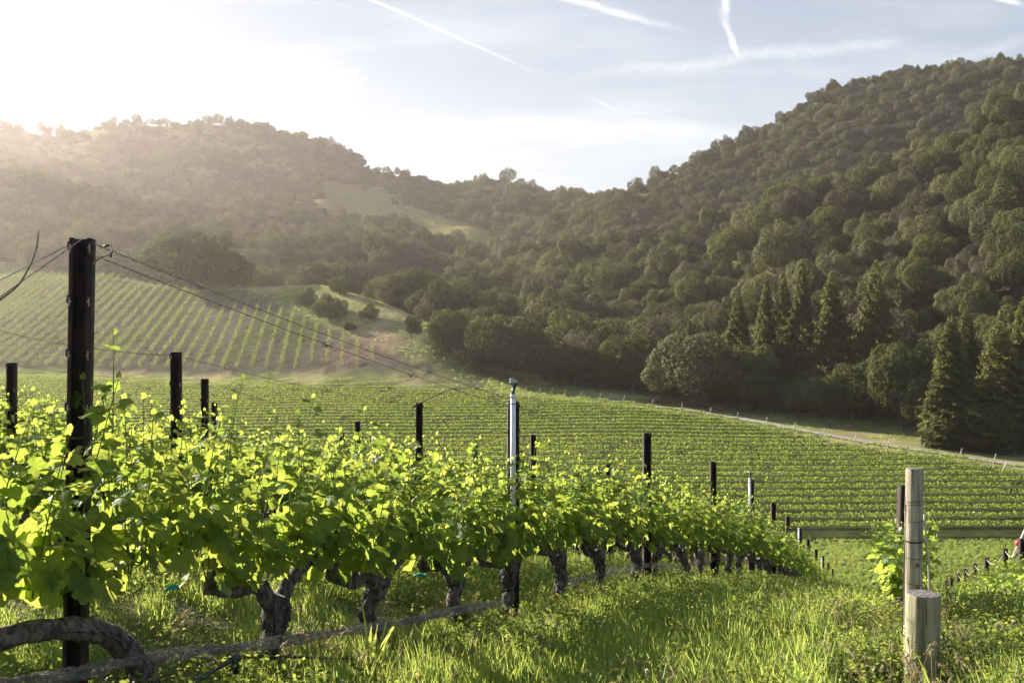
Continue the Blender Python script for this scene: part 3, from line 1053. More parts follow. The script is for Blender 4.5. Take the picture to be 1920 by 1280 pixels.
def leaves_into(mb, pos, tip, nrm, size, r):
    """many grape leaves at once: stalk end pos, direction of the tip, upper-face normal"""
    n = len(pos)
    y = tip / (np.linalg.norm(tip, axis=1)[:, None] + 1e-9)
    z = nrm - (nrm * y).sum(1)[:, None] * y
    z /= np.linalg.norm(z, axis=1)[:, None] + 1e-9
    x = np.cross(y, z)
    rr = LR[None, :] * (1 + .13 * (r.random((n, LN)) - .5) * 2)
    s = size[:, None] * .5
    lx = np.sin(LA)[None] * rr
    ly = np.cos(LA)[None] * rr + .25
    fold = r.uniform(.0, .30, (n, 1))
    curl = r.uniform(-.35, .25, (n, 1))
    wav = .10 * np.sin(LA[None] * 5 + r.random((n, 1)) * 6)
    lz = fold * np.abs(lx) * .8 + curl * (lx ** 2 + ly ** 2) * .6 + wav * rr + .07 * np.cos(LA[None] * 7.5) * rr
    mx, my = lx * .55, (ly - .25) * .55 + .25
    mz = fold * np.abs(mx) * .8 + curl * (mx ** 2 + my ** 2) * .6 + .05 * np.cos(LA[None] * 7.5) * rr

    def world(a, b, c):
        return pos[:, None, :] + (a * s)[..., None] * x[:, None] + (b * s)[..., None] * y[:, None] + (c * s)[..., None] * z[:, None]
    c0 = world(np.zeros((n, 1)), np.full((n, 1), .25), np.zeros((n, 1)))
    V = np.concatenate([c0, world(mx, my, mz), world(lx, ly, lz)], 1)
    per = 1 + 2 * LN
    j = np.arange(LN)
    j2 = (j + 1) % LN
    t = np.stack([np.zeros(LN, int), 1 + j2, 1 + j], -1)
    q = np.stack([1 + j, 1 + j2, 1 + LN + j2, 1 + LN + j], -1)
    base_ = (np.arange(n) * per)[:, None, None]
    lc = np.zeros((n, per, 3))
    lc[:, 1:1 + LN, 0], lc[:, 1:1 + LN, 1] = mx, my - .25
    lc[:, 1 + LN:, 0], lc[:, 1 + LN:, 1] = lx, ly - .25
    mb.extra.append(lc.reshape(-1, 3))
    mb.add(V.reshape(-1, 3), (t[None] + base_).reshape(-1, 3), (q[None] + base_).reshape(-1, 4))


def shoot(r, x, y, z0, hgt, tilt, fol, stem, big=.178, thin=.0045, leafy=1.0):
    npt = 7
    tt_ = np.linspace(0, 1, npt)
    wob_ = r.normal(size=(2,)) * .05
    p = np.stack([x + tilt[0] * hgt * tt_ + wob_[0] * tt_ ** 2, y + tilt[1] * hgt * tt_ + wob_[1] * tt_ ** 2, z0 + hgt * tt_], 1)
    stem.tube(p, np.linspace(thin, thin * .4, npt), 5, cap=False)
    n = max(4, int(hgt / .062 * leafy))
    tl = np.clip((np.arange(n) + r.random(n) * .7) / n, 0.0, 1)
    at = np.stack([np.interp(tl, tt_, p[:, i_]) for i_ in range(3)], 1)
    side_ = np.where(np.arange(n) % 2 == 0, 1.0, -1.0)
    ang = r.random(n) * 6.28
    out = np.stack([np.cos(ang) * .75, side_ * .9 + np.sin(ang) * .4, r.uniform(-.1, .6, n)], 1)
    out /= np.linalg.norm(out, axis=1)[:, None]
    sz = (big * (1 - .64 * tl ** 1.5) * r.uniform(.72, 1.12, n))
    pl = sz * r.uniform(.35, .8, n)
    pos = at + out * pl[:, None]
    for a_, b_ in zip(at, pos):
        stem.tube([a_, (a_ + b_) / 2 + np.array([0, 0, .004]), b_], .0016, 3, cap=False)
    droop = np.stack([np.zeros(n), np.zeros(n), -r.uniform(.5, 1.5, n) * (1 - .8 * tl)], 1)
    tip = out + droop + r.normal(size=(n, 3)) * .25
    nrm = out * r.uniform(.3, .9, (n, 1)) + np.array([0, 0, 1.0]) * r.uniform(.3, .9, (n, 1)) + r.normal(size=(n, 3)) * .38
    leaves_into(fol, pos, tip, nrm, sz, r)
    # curling tip
    leaves_into(fol, p[-1:] + [[0, 0, .01]], np.array([[.2, .1, 1.0]]), np.array([[.3, 1, .2]]), np.array([.035]), r)


def foliage_pair(seed, half=.60, shoots=24, z0=.70):
    r = np.random.default_rng(seed)
    fol, stem = MB(), MB()
    for i_ in range(shoots):
        x_ = -half + 2 * half * (i_ + r.random()) / shoots
        h_ = r.uniform(.54, .78) if r.random() < .9 else r.uniform(.78, .94)
        shoot(r, x_, r.normal() * .05, z0 + r.normal() * .03, h_, (r.normal() * .10, r.normal() * .20), fol, stem)
    # low leaves hanging round the cordon
    n = 46
    x_ = r.uniform(-half, half, n)
    sd_ = r.choice([-1, 1], n)
    pos = np.stack([x_, sd_ * r.uniform(.05, .20, n), z0 + r.uniform(.0, .28, n)], 1)
    tip = np.stack([r.normal(size=n) * .4, sd_ * .4, np.full(n, -.75)], 1)
    nrm = np.stack([r.normal(size=n) * .4, sd_ * 1.0, r.uniform(.1, .6, n)], 1)
    leaves_into(fol, pos, tip, nrm, r.uniform(.11, .18, n), r)
    return fol.mesh('foliage', M_VINE, True), stem.mesh('shoots', M_STEM, True)


def vine_trunk(seed, path=None, rad=None, arms=True, half=.55, z0=.64):
    r = np.random.default_rng(seed)
    mb = MB()
    if path is None:
        lx, ly = r.normal(size=2) * .07
        kx = r.choice([-1, 1]) * r.uniform(.03, .07)
        path = [(0, 0, -.18), (lx * .2, ly * .2, .0), (lx * .5 + kx, ly * .5, .16), (lx - kx * .7, ly, .31), (lx * .7 + kx * .3, ly * .4, .44), (lx * .4, 0, z0 - .10)]
        rad = [.078, .066, .046, .050, .062, .070]
    n0 = 40
    p = spline(path, n0)
    p[:, :2] += r.normal(size=(n0, 2)) * .004
    rd = np.interp(np.linspace(0, 1, n0), np.linspace(0, 1, len(rad)), rad)
    burl = 1 + .30 * (vnoise(np.arange(n0) / 3.2, np.full(n0, seed * .37), 2) - .4)
    mb.tube(p, rd * burl, 16, .15, True, r)
    # strips of peeling bark along the trunk
    for q_ in range(100):
        k0 = r.integers(1, n0 - 9)
        an = r.random() * 6.28
        ks = np.arange(k0, k0 + r.integers(5, 9))
        off = np.stack([np.cos(an + ks * .03), np.sin(an + ks * .03), np.zeros(len(ks))], 1) * (rd * burl)[ks][:, None] * r.uniform(1.0, 1.16)
        mb.tube(p[ks] + off, np.full(len(ks), r.uniform(.003, .010)), 4)
    if arms:
        for sgn in (-1, 1):
            e = p[-1]
            n_ = 22
            y1, y2 = r.normal(size=2) * .03
            arm = spline([e + [0, 0, -.10], e + [sgn * .07, y1, -.02], e + [sgn * .17, y1, .07 + r.normal() * .02], e + [sgn * .32, y2, .06 + r.normal() * .025], (sgn * half, 0, z0 + .03)], n_)
            mb.tube(arm, np.linspace(.052, .022, n_) * (1 + .45 * (vnoise(np.arange(n_) / 2.2, np.full(n_, seed + sgn), 3) - .45)), 10, .16, True, r)
            for q_ in range(4):
                a_ = arm[min(n_ - 1, 6 + q_ * 5)]
                mb.tube([a_, a_ + [r.normal() * .025, r.normal() * .02, .045], a_ + [r.normal() * .035, r.normal() * .03, .095]], [.026, .034, .016], 8, .25, True, r)
    return mb.mesh('trunk', M_BARK, True)


FOL = [foliage_pair(700 + i) for i in range(9)]
VTR = [vine_trunk(800 + i) for i in range(7)]


def vine(x_, d_, rz, v, label, group=None, scale=1.0, trunk=None, hs=1.0):
    o = empty('grapevine', (x_, d_, g1(x_, d_)), rz)
    o.scale = (scale, scale, scale * hs)
    tag(o, label, 'grapevine', group)
    fo, sh = FOL[v % len(FOL)]
    child('foliage', fo, o)
    child('shoots', sh, o)
    child('trunk', trunk or VTR[v % len(VTR)], o)
    return o


rv_ = random.Random(4)
first_labels = {
    1: 'grapevine with a thick grey trunk bending left across the tall rusty post',
    2: 'grapevine with a twisted forked trunk, next right of the tall rusty post',
    3: 'grapevine with a slim straight trunk, third along the front row from the left',
    4: 'grapevine with a knobbly forked trunk left of the post with the white pipe',
    5: 'leafy grapevine standing at the post with the white pipe',
    6: 'grapevine just right of the post with the white pipe in the front row',
}
front = [3.45, 4.62, 5.68, 6.70, 7.82, 8.75, 9.85]
dcur = 10.9
while dcur < 60:
    front.append(dcur)
    dcur += 1.07
hero_vines = {}
for i_, dv in enumerate(front):
    lab = first_labels.get(i_)
    grp = None
    tr = None
    if lab is None:
        lab = 'leafy grapevine in the front row on its way downhill to the right' if i_ else 'grapevine at the left edge of the photo in the front row'
        grp = 'grapevines of the front row' if i_ else None
    hd = heading(dv)
    flip = rv_.random() < .5 and i_ != 1
    if i_ == 1:
        # trunk leans towards the left end of the row and lies along the wire
        tr = vine_trunk(931, [(.10, -.02, -.25), (.10, -.03, 0), (.12, -.05, .14), (.04, -.05, .30), (-.14, -.05, .46), (-.42, -.03, .55), (-.85, 0, .58)], [.080, .072, .060, .054, .052, .045, .036], arms=False)
    if i_ == 2:
        tr = vine_trunk(935, [(0, 0, -.2), (0, 0, .0), (.03, 0, .22), (-.02, 0, .36), (-.02, 0, .52)], [.075, .062, .055, .070, .072])
    hv = vine(row_x(dv), dv, hd + (math.pi if flip else 0), i_ * 5 + 1 if i_ else 3, lab, grp, trunk=tr, hs=1.0 if dv < 20 else .96)
    hero_vines[i_] = hv


def vine_line(off, d0, d1, label, group, scale=1.0, step=1.07):
    dv = d0
    while dv < d1:
        vine(row_x(dv, off), dv, heading(dv) + rv_.choice((0, math.pi)), rv_.randrange(63), label, group, scale * rv_.uniform(.94, 1.04))
        dv += step


vine_line(-2.9, 6.4, 44, 'grapevine in the first row behind the front row', 'grapevines of the second row')
vine_line(-5.8, 8.8, 42, 'grapevine in the second row behind the front row', 'grapevines of the third row')
vine_line(-8.7, 11.2, 40, 'grapevine in the third row behind the front row', 'grapevines of the fourth row')
vine_line(-11.6, 13.6, 36, 'grapevine in the fourth row behind the front row', 'grapevines of the fifth row')


def r1x(d_):
    return .20 + .37 * d_


def plain_line(fx, d0, d1, label, group, step=1.12, scale=1.0, hs=1.0):
    dv = d0
    hd = math.atan2(1, .37)
    while dv < d1:
        vine(fx(dv), dv, hd + rv_.choice((0, math.pi)), rv_.randrange(63), label, group, scale * rv_.uniform(.94, 1.04), hs=hs)
        dv += step


plain_line(r1x, 7.9, 38, 'grapevine in the row that begins behind the weathered wooden post', 'grapevines behind the wooden post', scale=.85, hs=.76)
plain_line(lambda q: 3.0 + .37 * q, 18.5, 48, scale=.80, step=.95, label='grapevine in the bright row at the right edge of the photo', group='grapevines of the right edge row')


# ---- rusty steel trellis posts
def steel_post(px_, d_, ytop, wid, label, group=None, base_row=None, lean=0.0, slots=True, x_=None):
    xx = (px_ - 960) / F * d_ if x_ is None else x_
    zb = g1(xx, d_) if base_row is None else -(base_row - HZ) / F * d_
    zt = -(ytop - HZ) / F * d_
    h = zt - zb
    o = empty('trellis_post', (xx, d_, zb), .12)
    o.rotation_euler = (0, lean, .12)
    tag(o, label, 'post', group)
    w2, dp, th = wid / 2, wid * .42, .006
    mb = MB()
    # open channel: web at the back, two flanges, turned lips at the front
    prof = [(-w2, -dp), (-w2 * .62, -dp), (-w2 * .62, -dp + th), (-w2 + th, -dp + th), (-w2 + th, dp - th), (w2 - th, dp - th), (w2 - th, -dp + th),
            (w2 * .62, -dp + th), (w2 * .62, -dp), (w2, -dp), (w2, dp), (-w2, dp)]
    nz_ = max(2, int(h / .16))
    zs = np.linspace(-.35, h, nz_ + 1)
    pr = np.array(prof)
    V = np.concatenate([np.concatenate([pr + 0, np.full((12, 1), z_)], 1) for z_ in zs])
    j_ = np.arange(12)
    Q = []
    for a_ in range(nz_):
        Q.append(np.stack([a_ * 12 + j_, a_ * 12 + (j_ + 1) % 12, (a_ + 1) * 12 + (j_ + 1) % 12, (a_ + 1) * 12 + j_], -1))
    mb.add(V, None, np.concatenate(Q))
    # top faces of the channel
    t_ = nz_ * 12
    mb.add(V[t_:t_ + 12], None, [(0, 1, 2, 3), (0, 3, 4, 11), (11, 4, 5, 10), (10, 5, 6, 9), (9, 6, 7, 8)])
    # wire hooks punched out of both edges
    z_ = h - .03
    while z_ > .35 and slots:
        for sx in (-1, 1):
            mb.box((min(sx * w2, sx * (w2 + .007)), -dp - .004, z_ - .022), (max(sx * w2, sx * (w2 + .007)), -dp + .02, z_ + .012))
        z_ -= .235
    mb.build('channel', M_RUST, o)
    if slots and d_ < 24:
        sb = MB()
        z_ = h - .045
        k_ = 0
        while z_ > .35:
            for sx in (-1, 1):
                if (k_ + (sx > 0)) % 2 == 0 or d_ < 6:
                    cx_ = sx * (w2 * .93)
                    sb.box((cx_ - .0035, -dp - .0035, z_ - .02), (cx_ + .0035, -dp - .001, z_ + .018))
                    sb.box((cx_ - .0035 - sx * .006, -dp - .0035, z_ - .004), (cx_ + .0035 - sx * .006, -dp - .001, z_ + .003))
            z_ -= .235
            k_ += 1
        sb.build('slot_edges', M_SLOT, o)
    return o, Vector((xx + math.sin(lean) * h, d_, zt))


tops = {}
_, tops['A'] = steel_post(141, 4.40, 447, .090, 'tall dark rusty post at the front left with wires tied to its top', base_row=1285, lean=.016)
_, tops['B'] = steel_post(962, 8.80, 752, .100, 'rusty post carrying the white pipe in the middle of the front row')
_, tops['C'] = steel_post(1213, 12.6, 812, .092, 'rusty post in the front row, first one right of the white pipe')
_, tops['D'] = steel_post(1337, 16.0, 865, .090, 'rusty post in the front row, second one right of the white pipe')
for nm, px_, d_, yt in (('E', 1408, 19.5, 898), ('F', 1450, 23.5, 942), ('G', 1477, 27.5, 968), ('H', 1500, 31.5, 990), ('I', 1515, 35.5, 1010), ('J', 1530, 40, 1030),
                        ('K', 1543, 45, 1042), ('L', 1553, 50, 1056), ('M', 1561, 56, 1066)):
    _, tops[nm] = steel_post(px_, d_, yt, .10, 'small rusty post rising from the front row where it drops downhill', 'rusty posts along the lower front row', slots=False)
back = [
    (332, 8.7, 660, 'rusty post behind the vines, nearest to the right of the tall front post', -.004),
    (785, 12.6, 755, 'rusty post with a dry cane bent from its top, left of the white pipe', .004),
    (1000, 16.0, 815, 'rusty post just right of and behind the white pipe', 0),
    (1140, 20.0, 862, 'rusty post in the second row between two front row posts', 0),
    (22, 10.2, 680, 'rusty post near the left edge of the photo', 0),
    (384, 12.9, 710, 'short rusty post just right of the pale wire post behind the vines', 0),
    (675, 16.2, 790, 'small rusty post, taller of two side by side left of the bent cane', -.02),
    (892, 20.2, 833, 'tiny rusty post between the bent cane and the white pipe', 0),
    (203, 14.8, 775, 'tiny post barely above the leaves right of the tall front post', 0),
    (402, 16.9, 755, 'smallest rusty post of three behind the front left vines', 0),
    (642, 20.5, 812, 'small rusty post, shorter of two side by side left of the bent cane', 0),
    (1012, 28, 880, 'stub of a post low behind the white pipe', 0),
]
back[5] = (384, 12.9, 710, 'short rusty post behind the vines, middle one of three left of centre', 0)
for k_, (px_, d_, yt, lab, ln) in enumerate(back):
    _, tops['b%d' % k_] = steel_post(px_, d_, yt, .086, lab, slots=d_ < 14, lean=ln)
_, tops['R1'] = steel_post(1690, 8.6, 910, .10, 'rusty post leaning behind the weathered wooden post', lean=.03, slots=False)
for k_, (px_, yt, d_) in enumerate([(1916, 1010, 21), (1885, 1028, 24), (1850, 1045, 28), (1828, 1056, 31.6), (1810, 1066, 35), (1797, 1075, 38.5), (1784, 1083, 42), (1774, 1088, 45.5)]):
    _, tops['r%d' % k_] = steel_post(px_, d_, yt, .10, 'small rusty post in the row going downhill at the right edge', 'rusty posts of the right edge row', slots=False)


# ---- trellis wires
def wire(pts_, label, rad=.0022, sag=.0, tend=(), name='trellis_wire', mat=None):
    p = []
    for a_, b_ in zip(pts_[:-1], pts_[1:]):
        a_, b_ = np.array(a_), np.array(b_)
        for t_ in np.linspace(0, 1, 14)[:-1]:
            p.append(a_ + (b_ - a_) * t_ - np.array([0, 0, sag * 4 * t_ * (1 - t_)]))
    p.append(np.array(pts_[-1]))
    mb = MB()
    mb.tube(p, rad, 5)
    o = empty(name, p[0])
    w_ = mb.mesh('strand', mat or M_WIRE)
    w_.transform(Matrix.Translation(-Vector(p[0])))
    child('strand', w_, o)
    tag(o, label, 'wire')
    if tend:
        r_ = np.random.default_rng(int(abs(p[0][0]) * 997) + len(tend))
        p = np.array(p)
        for (t_, sz) in tend:
            c_ = p[int(t_ * (len(p) - 1))]
            tb = MB()
            for q_ in range(9):
                s0 = c_ + r_.normal(size=3) * [sz * .35, sz * .35, .003]
                cc = [s0]
                dr_ = r_.normal(size=3)
                for e_ in range(9):
                    dr_ = dr_ * .72 + r_.normal(size=3) * .6
                    cc.append(cc[-1] + dr_ / (np.linalg.norm(dr_) + .01) * sz * .16)
                tb.tube(cc, .0017, 4, cap=False)
            me = tb.mesh('dried_tendrils', M_TENDRIL)
            me.transform(Matrix.Translation(-Vector(p[0])))
            child('dried_tendrils', me, o)
    return o


A, B, C_, D_ = tops['A'], tops['B'], tops['C'], tops['D']
dz = Vector((0, 0, 1))
wire([A + Vector((.045, -.02, -.02)), B + dz * .01], 'upper one of two thin wires running down from the tall front post', sag=.03, tend=((.9, .10), (.96, .07)))
wire([A + Vector((.045, -.035, -.07)), B - dz * .06], 'lower one of two thin wires running down from the tall front post', sag=.03, tend=((.40, .055), (.62, .07), (.78, .05), (.93, .12)))
wire([B - dz * .03, C_ - dz * .05, D_ - dz * .05], 'thin wire between the front row posts right of the white pipe', sag=.05, tend=((.05, .08), (.12, .12)))
wire([A + Vector((-.045, -.03, -.03)), pt(-60, 4.05, 556)], 'upper anchor wire running left from the tall front post', rad=.0026)
wire([A + Vector((.02, -.055, -.01)), pt(0, 3.9, 556), pt(-60, 3.8, 605)], 'lower anchor wire running left from the tall front post', rad=.0026)
wire([pt(-60, 7.5, 606), tops['b0'] - dz * .03, tops['b1'] - dz * .03, tops['b2'] - dz * .03], 'thin wire along the tops of the second row posts', sag=.05,
     tend=((.14, .10), (.29, .10), (.33, .07), (.40, .09), (.45, .06), (.52, .08), (.62, .06)))
wire([tops['b4'] - dz * .02, tops['b5'] - dz * .02, tops['b6'] - dz * .02], 'thin wire along the tops of the third row posts', sag=.05, tend=((.3, .08), (.6, .08)))
wire([tops['r%d' % k_] - dz * .05 for k_ in range(6)], 'sagging pale wire linking the right edge row posts', rad=.006, sag=.22, mat=M_ROPE)
# knotted tie at the end of the wire on post A, dry bare canes
tb = MB()
kp = pt(203, 4.52, 468)
for q_ in range(3):
    tb.tube(spline([kp + Vector((-.02, 0, .015)), kp + Vector((0, .01 * q_, .02)), kp + Vector((.015, 0, -.0)), kp + Vector((.012, 0, -.035))], 10), .0045, 6)
tie = tb.build('wire_clamp', M_HEAD)
tag(tie, 'small dark knotted clamp on the wires beside the tall front post', 'clamp')
tb = MB()
tb.tube(spline([pt(172, 4.38, 497), pt(186, 4.40, 484), pt(203, 4.42, 478), pt(210, 4.44, 470), pt(207, 4.46, 462)], 16), np.linspace(.0045, .003, 16), 6)
o = tb.build('dry_cane', M_CANE)
tag(o, 'short dry cane stub hooked on the tall front post', 'dry cane')
tb = MB()
tb.tube(spline([pt(72, 4.05, 432), pt(68, 4.05, 466), pt(52, 4.02, 505), pt(30, 4.0, 538), pt(-14, 3.95, 572)], 20), np.linspace(.0025, .0055, 20), 6)
o = tb.build('dry_cane', M_CANE)
tag(o, 'thin bare cane standing up at the left edge beside the anchor wires', 'dry cane')
tb = MB()
b1 = tops['b1']
tb.tube(spline([b1 + Vector((-.10, -.02, -.06)), b1 + Vector((.03, 0, .01)), pt(840, 12.5, 731), pt(885, 12.4, 726)], 20), np.linspace(.012, .006, 20), 6)
o = tb.build('dry_cane', M_CANE)
tag(o, 'dry cane bent in an arc from the top of a rusty post', 'dry cane')


# ---- irrigation risers
def riser(top, length, rad, label, head=True):
    o = empty('irrigation_riser', (top.x, top.y, top.z - length))
    tag(o, label, 'pipe')
    mb = MB()
    mb.tube([(0, 0, 0), (0, 0, length)], rad, 14)
    mb.tube([(0, 0, length - .03), (0, 0, length + .005)], rad * 1.12, 14)
    mb.build('pipe', M_PVC, o, True)
    if head:
        hb = MB()
        L_ = length
        hb.tube([(0, 0, L_), (.002, 0, L_ + .03), (.006, 0, L_ + .06)], [rad * .7, rad * .55, rad * .75], 10)
        hb.tube([(.006, 0, L_ + .06), (.02, 0, L_ + .085), (.03, 0, L_ + .10)], [rad * .6, rad * .75, rad * .5], 9)
        hb.build('elbow', M_HEAD, o, True)
        sb = MB()
        sb.tube([(-.03, -.005, L_ + .115), (.0, 0, L_ + .10), (.03, 0, L_ + .125)], [.012, .017, .012], 9)
        sb.tube([(0, 0, L_ + .08), (0, 0, L_ + .135)], [.012, .010], 9)
        sb.tube([(-.028, 0, L_ + .10), (-.02, 0, L_ + .14), (.01, 0, L_ + .145)], [.006, .007, .005], 7)
        sb.build('sprinkler', M_METAL, o, True)
        cb = MB()
        cb.tube([(-.055, .0, L_ - .075), (0, -.024, L_ - .078), (.055, .0, L_ - .075)], .004, 6)
        cb.tube([(-.055, .0, L_ - 1.0), (0, -.024, L_ - 1.0), (.055, .0, L_ - 1.0)], .003, 6)
        cb.build('strap', M_HEAD, o)
    return o


pB = pt(962, 8.71, 740)
riser(pB, 1.28, .0235, 'white upright pipe with a small sprinkler head strapped to a rusty post')
riser(pt(1406, 19.3, 896), 1.1, .022, 'thin white pipe on a post where the front row drops', True)
riser(pt(1498, 31.2, 990), 1.1, .025, 'distant white pipe beside the lower front row posts', False)
riser(pt(1541, 44.5, 1046), 1.2, .03, 'farthest tiny white pipe at the lower end of the front row', False)

# ---- the wooden end post and the stump
def wood_log(name, p0, p1, r0, r1, mat, endmat, label, cat, seed):
    r_ = np.random.default_rng(seed)
    p0, p1 = Vector(p0), Vector(p1)
    o = empty(name, p0)
    tag(o, label, cat)
    n_, sd_ = 26, 40
    zs = np.linspace(0, 1, n_)
    ang = np.linspace(0, 2 * np.pi, sd_, endpoint=False)
    ax = np.array(p1 - p0)
    g_ = 1 + .012 * np.sin(ang * 3 + seed) + .010 * (r_.random(sd_) - .5)
    V = []
    for z_ in zs:
        rr_ = (r0 + (r1 - r0) * z_) * g_ * (1 + .008 * np.sin(z_ * 9 + ang * 2))
        if z_ > .985:
            rr_ = rr_ * .985
        V.append(np.stack([np.cos(ang) * rr_, np.sin(ang) * rr_, np.zeros(sd_)], 1) + ax * z_)
    V = np.concatenate(V)
    i_ = np.arange(n_ - 1)[:, None] * sd_
    j_ = np.arange(sd_)[None]
    q_ = np.stack([i_ + j_, i_ + (j_ + 1) % sd_, i_ + sd_ + (j_ + 1) % sd_, i_ + sd_ + j_], -1).reshape(-1, 4)
    me = mesh_np('shaft', V, [q_], mat, True)
    child('shaft', me, o)
    # the sawn end, slightly domed, ringed and cracked
    rings = 9
    EV = [np.array([[0, 0, .004]]) + ax]
    for k_ in range(1, rings + 1):
        f_ = k_ / rings
        rr_ = r1 * g_ * f_ * .985
        z_ = .003 * (1 - f_) + .0016 * np.sin(f_ * 30) + (.0025 * (r_.random(sd_) - .5) if k_ < rings else 0)
        EV.append(np.stack([np.cos(ang) * rr_, np.sin(ang) * rr_, np.zeros(sd_) + z_ + .0015], 1) + ax)
    EV = np.concatenate(EV)
    tr_ = np.stack([np.zeros(sd_, int), 1 + np.arange(sd_), 1 + (np.arange(sd_) + 1) % sd_], -1)
    qq = []
    for k_ in range(rings - 1):
        a_ = 1 + k_ * sd_
        jj = np.arange(sd_)
        qq.append(np.stack([a_ + jj, a_ + sd_ + jj, a_ + sd_ + (jj + 1) % sd_, a_ + (jj + 1) % sd_], -1))
    child('sawn_end', mesh_np('sawn_end', EV, [tr_, np.concatenate(qq)], endmat, False), o)
    return o


dW = 6.25
wp_base, wp_top = pt(1710, dW, 1290), pt(1715, dW, 878)
wpost = wood_log('wooden_post', wp_base, wp_top, .056, .053, M_WOOD, M_WOODEND, 'tall slim weathered wooden post wrapped with wires, behind the stump', 'post', 3)
axW = wp_top - wp_base
for yw, rw, mt_ in ((938, .0022, M_WIRE), (945, .0018, M_WIRE), (975, .0018, M_WIRE), (1012, .005, M_RUST), (1043, .0022, M_HEAD), (1092, .002, M_WIRE)):
    t_ = (1290 - yw) / (1290 - 878)
    c_ = axW * t_
    an = np.linspace(0, 2 * np.pi, 29)
    mb = MB()
    mb.tube(np.stack([np.cos(an) * (.057 - .003 * t_) + c_.x, np.sin(an) * (.057 - .003 * t_) + c_.y, c_.z + .006 * np.sin(an + yw)], 1), rw, 5, cap=False)
    mb.build('wire_wrap', mt_, wpost)
for yw in (1055, 1098):
    t_ = (1290 - yw) / (1290 - 878)
    c_ = axW * t_
    mb = MB()
    for q_ in range(3):
        mb.tube([(c_.x - .008 + .009 * q_, c_.y - .057, c_.z - .014), (c_.x - .006 + .009 * q_, c_.y - .060, c_.z + .012)], .003, 5)
    mb.build('rusty_staple', plain_mat('rust_orange', (.16, .06, .02), (.28, .11, .04), 30, .8), wpost)
dS = 5.95
st0 = pt(1727, dS, 1300)
st1 = pt(1732, dS, 1112)
wood_log('wooden_stump', st0, st1, .100, .097, M_WOODGREEN, M_WOODEND, 'thick short round wooden stump with a dark sawn top in the grass', 'stump', 9)
tb = MB()
tb.tube(spline([pt(1733, 6.15, 965), pt(1737, 6.2, 1010), pt(1741, 6.25, 1060), pt(1742, 6.3, 1110)], 12), .006, 7)
o = tb.build('rope', M_ROPE)
tag(o, 'pale rope hanging beside the right side of the wooden post', 'rope')
tb = MB()
tb.tube([pt(1697, 6.2, 930), pt(1697, 6.2, 1040), pt(1695, 6.2, 1170)], .003, 5)
tb.tube([pt(1699, 6.18, 945), pt(1694, 6.2, 1080), pt(1692, 6.2, 1180)], .0025, 5)
o = tb.build('hanging_wire', M_WIRE)
tag(o, 'two loose wires hanging down the left side of the wooden post', 'wire')
# leaning stakes by the right-hand row
mb = MB()
mb.tube([pt(1900, 24, 1046), pt(1932, 24, 975)], [.05, .045], 8)
o = mb.build('leaning_stake', M_STAKE)
tag(o, 'leaning pale stake at the right edge of the photo with red tape', 'stake')
mb = MB()
mb.tube([pt(1906, 23.94, 1022), pt(1912, 23.94, 1012)], [.06, .06], 10)
rt = mb.build('red_tape', M_RED, o)

# ---- drip hose, bird net, teal ties
def hose(pts_, label, rad, name='drip_hose', mat=None):
    mb = MB()
    mb.tube(spline([list(q_) for q_ in pts_], 90), rad, 8)
    o_ = mb.build(name, mat or M_HOSE, None, True)
    tag(o_, label, 'hose')
    return o_


hose([pt(300, 4.55, 1318), pt(359, 4.75, 1280), pt(415, 4.98, 1247), pt(440, 5.06, 1234)], 'thick black hose end rising from the grass at the bottom of the photo', .0125)
hose([pt(436, 5.06, 1233), pt(480, 5.30, 1230), pt(560, 5.75, 1231), pt(656, 6.25, 1233), pt(740, 6.75, 1214), pt(832, 7.4, 1190), pt(902, 8.0, 1172), pt(960, 8.6, 1160)], 'thin black drip hose along the foot of the front row', .009)
hose([pt(-20, 6.4, 1094), pt(70, 6.7, 1084), pt(211, 7.2, 1064), pt(330, 7.9, 1042), pt(480, 9.0, 1030)], 'black drip hose of the second row seen under the leaves at left', .010)
mb = MB()
mb.tube([pt(440, 5.05, 1226), pt(443, 5.05, 1262)], [.020, .017], 10)
mb.tube([pt(430, 5.05, 1235), pt(452, 5.05, 1232)], .015, 10)
o = mb.build('hose_fitting', M_HOSE, None, True)
tag(o, 'black tee fitting where the drip hose meets the thick hose', 'fitting')


def net(pts_, rad, strands, label, seed):
    r_ = np.random.default_rng(seed)
    p = spline([list(q_) for q_ in pts_], 120)
    tan = np.gradient(p, axis=0)
    tan /= np.linalg.norm(tan, axis=1)[:, None]
    a_ = np.cross(tan, [0, 0, 1.0])
    b_ = np.cross(a_, tan)
    mb = MB()
    n_ = len(p)
    pinch = .42 + .58 * np.abs(np.sin(np.arange(n_) / n_ * len(pts_) * 1.9 + seed)) ** .6
    V, Q = [], []
    base_ = 0
    for s_ in range(strands):
        k0 = r_.integers(0, n_ - 8)
        ln = r_.integers(4, 9)
        ph = r_.random() * 6.28
        tw = r_.normal() * .35
        rr_ = rad * math.sqrt(r_.uniform(.1, 1.15))
        ks = np.arange(k0, min(k0 + ln, n_))
        an = ph + tw * np.arange(len(ks)) + r_.normal(size=len(ks)) * .25
        rk_ = rr_ * pinch[ks]
        c_ = p[ks] + a_[ks] * (np.cos(an) * rk_)[:, None] + b_[ks] * (np.sin(an) * rk_ * 1.25)[:, None]
        wv = rand_dirs(1, r_)[0] * .0011
        m_ = len(ks)
        V.append(np.concatenate([c_ - wv, c_ + wv]))
        j_ = np.arange(m_ - 1)
        Q.append(np.stack([j_, j_ + 1, j_ + m_ + 1, j_ + m_], -1) + base_)
        base_ += 2 * m_
    mb.add(np.concatenate(V), None, np.concatenate(Q))
    o_ = mb.build('bird_net', M_NET)
    tag(o_, label, 'net')
    return o_


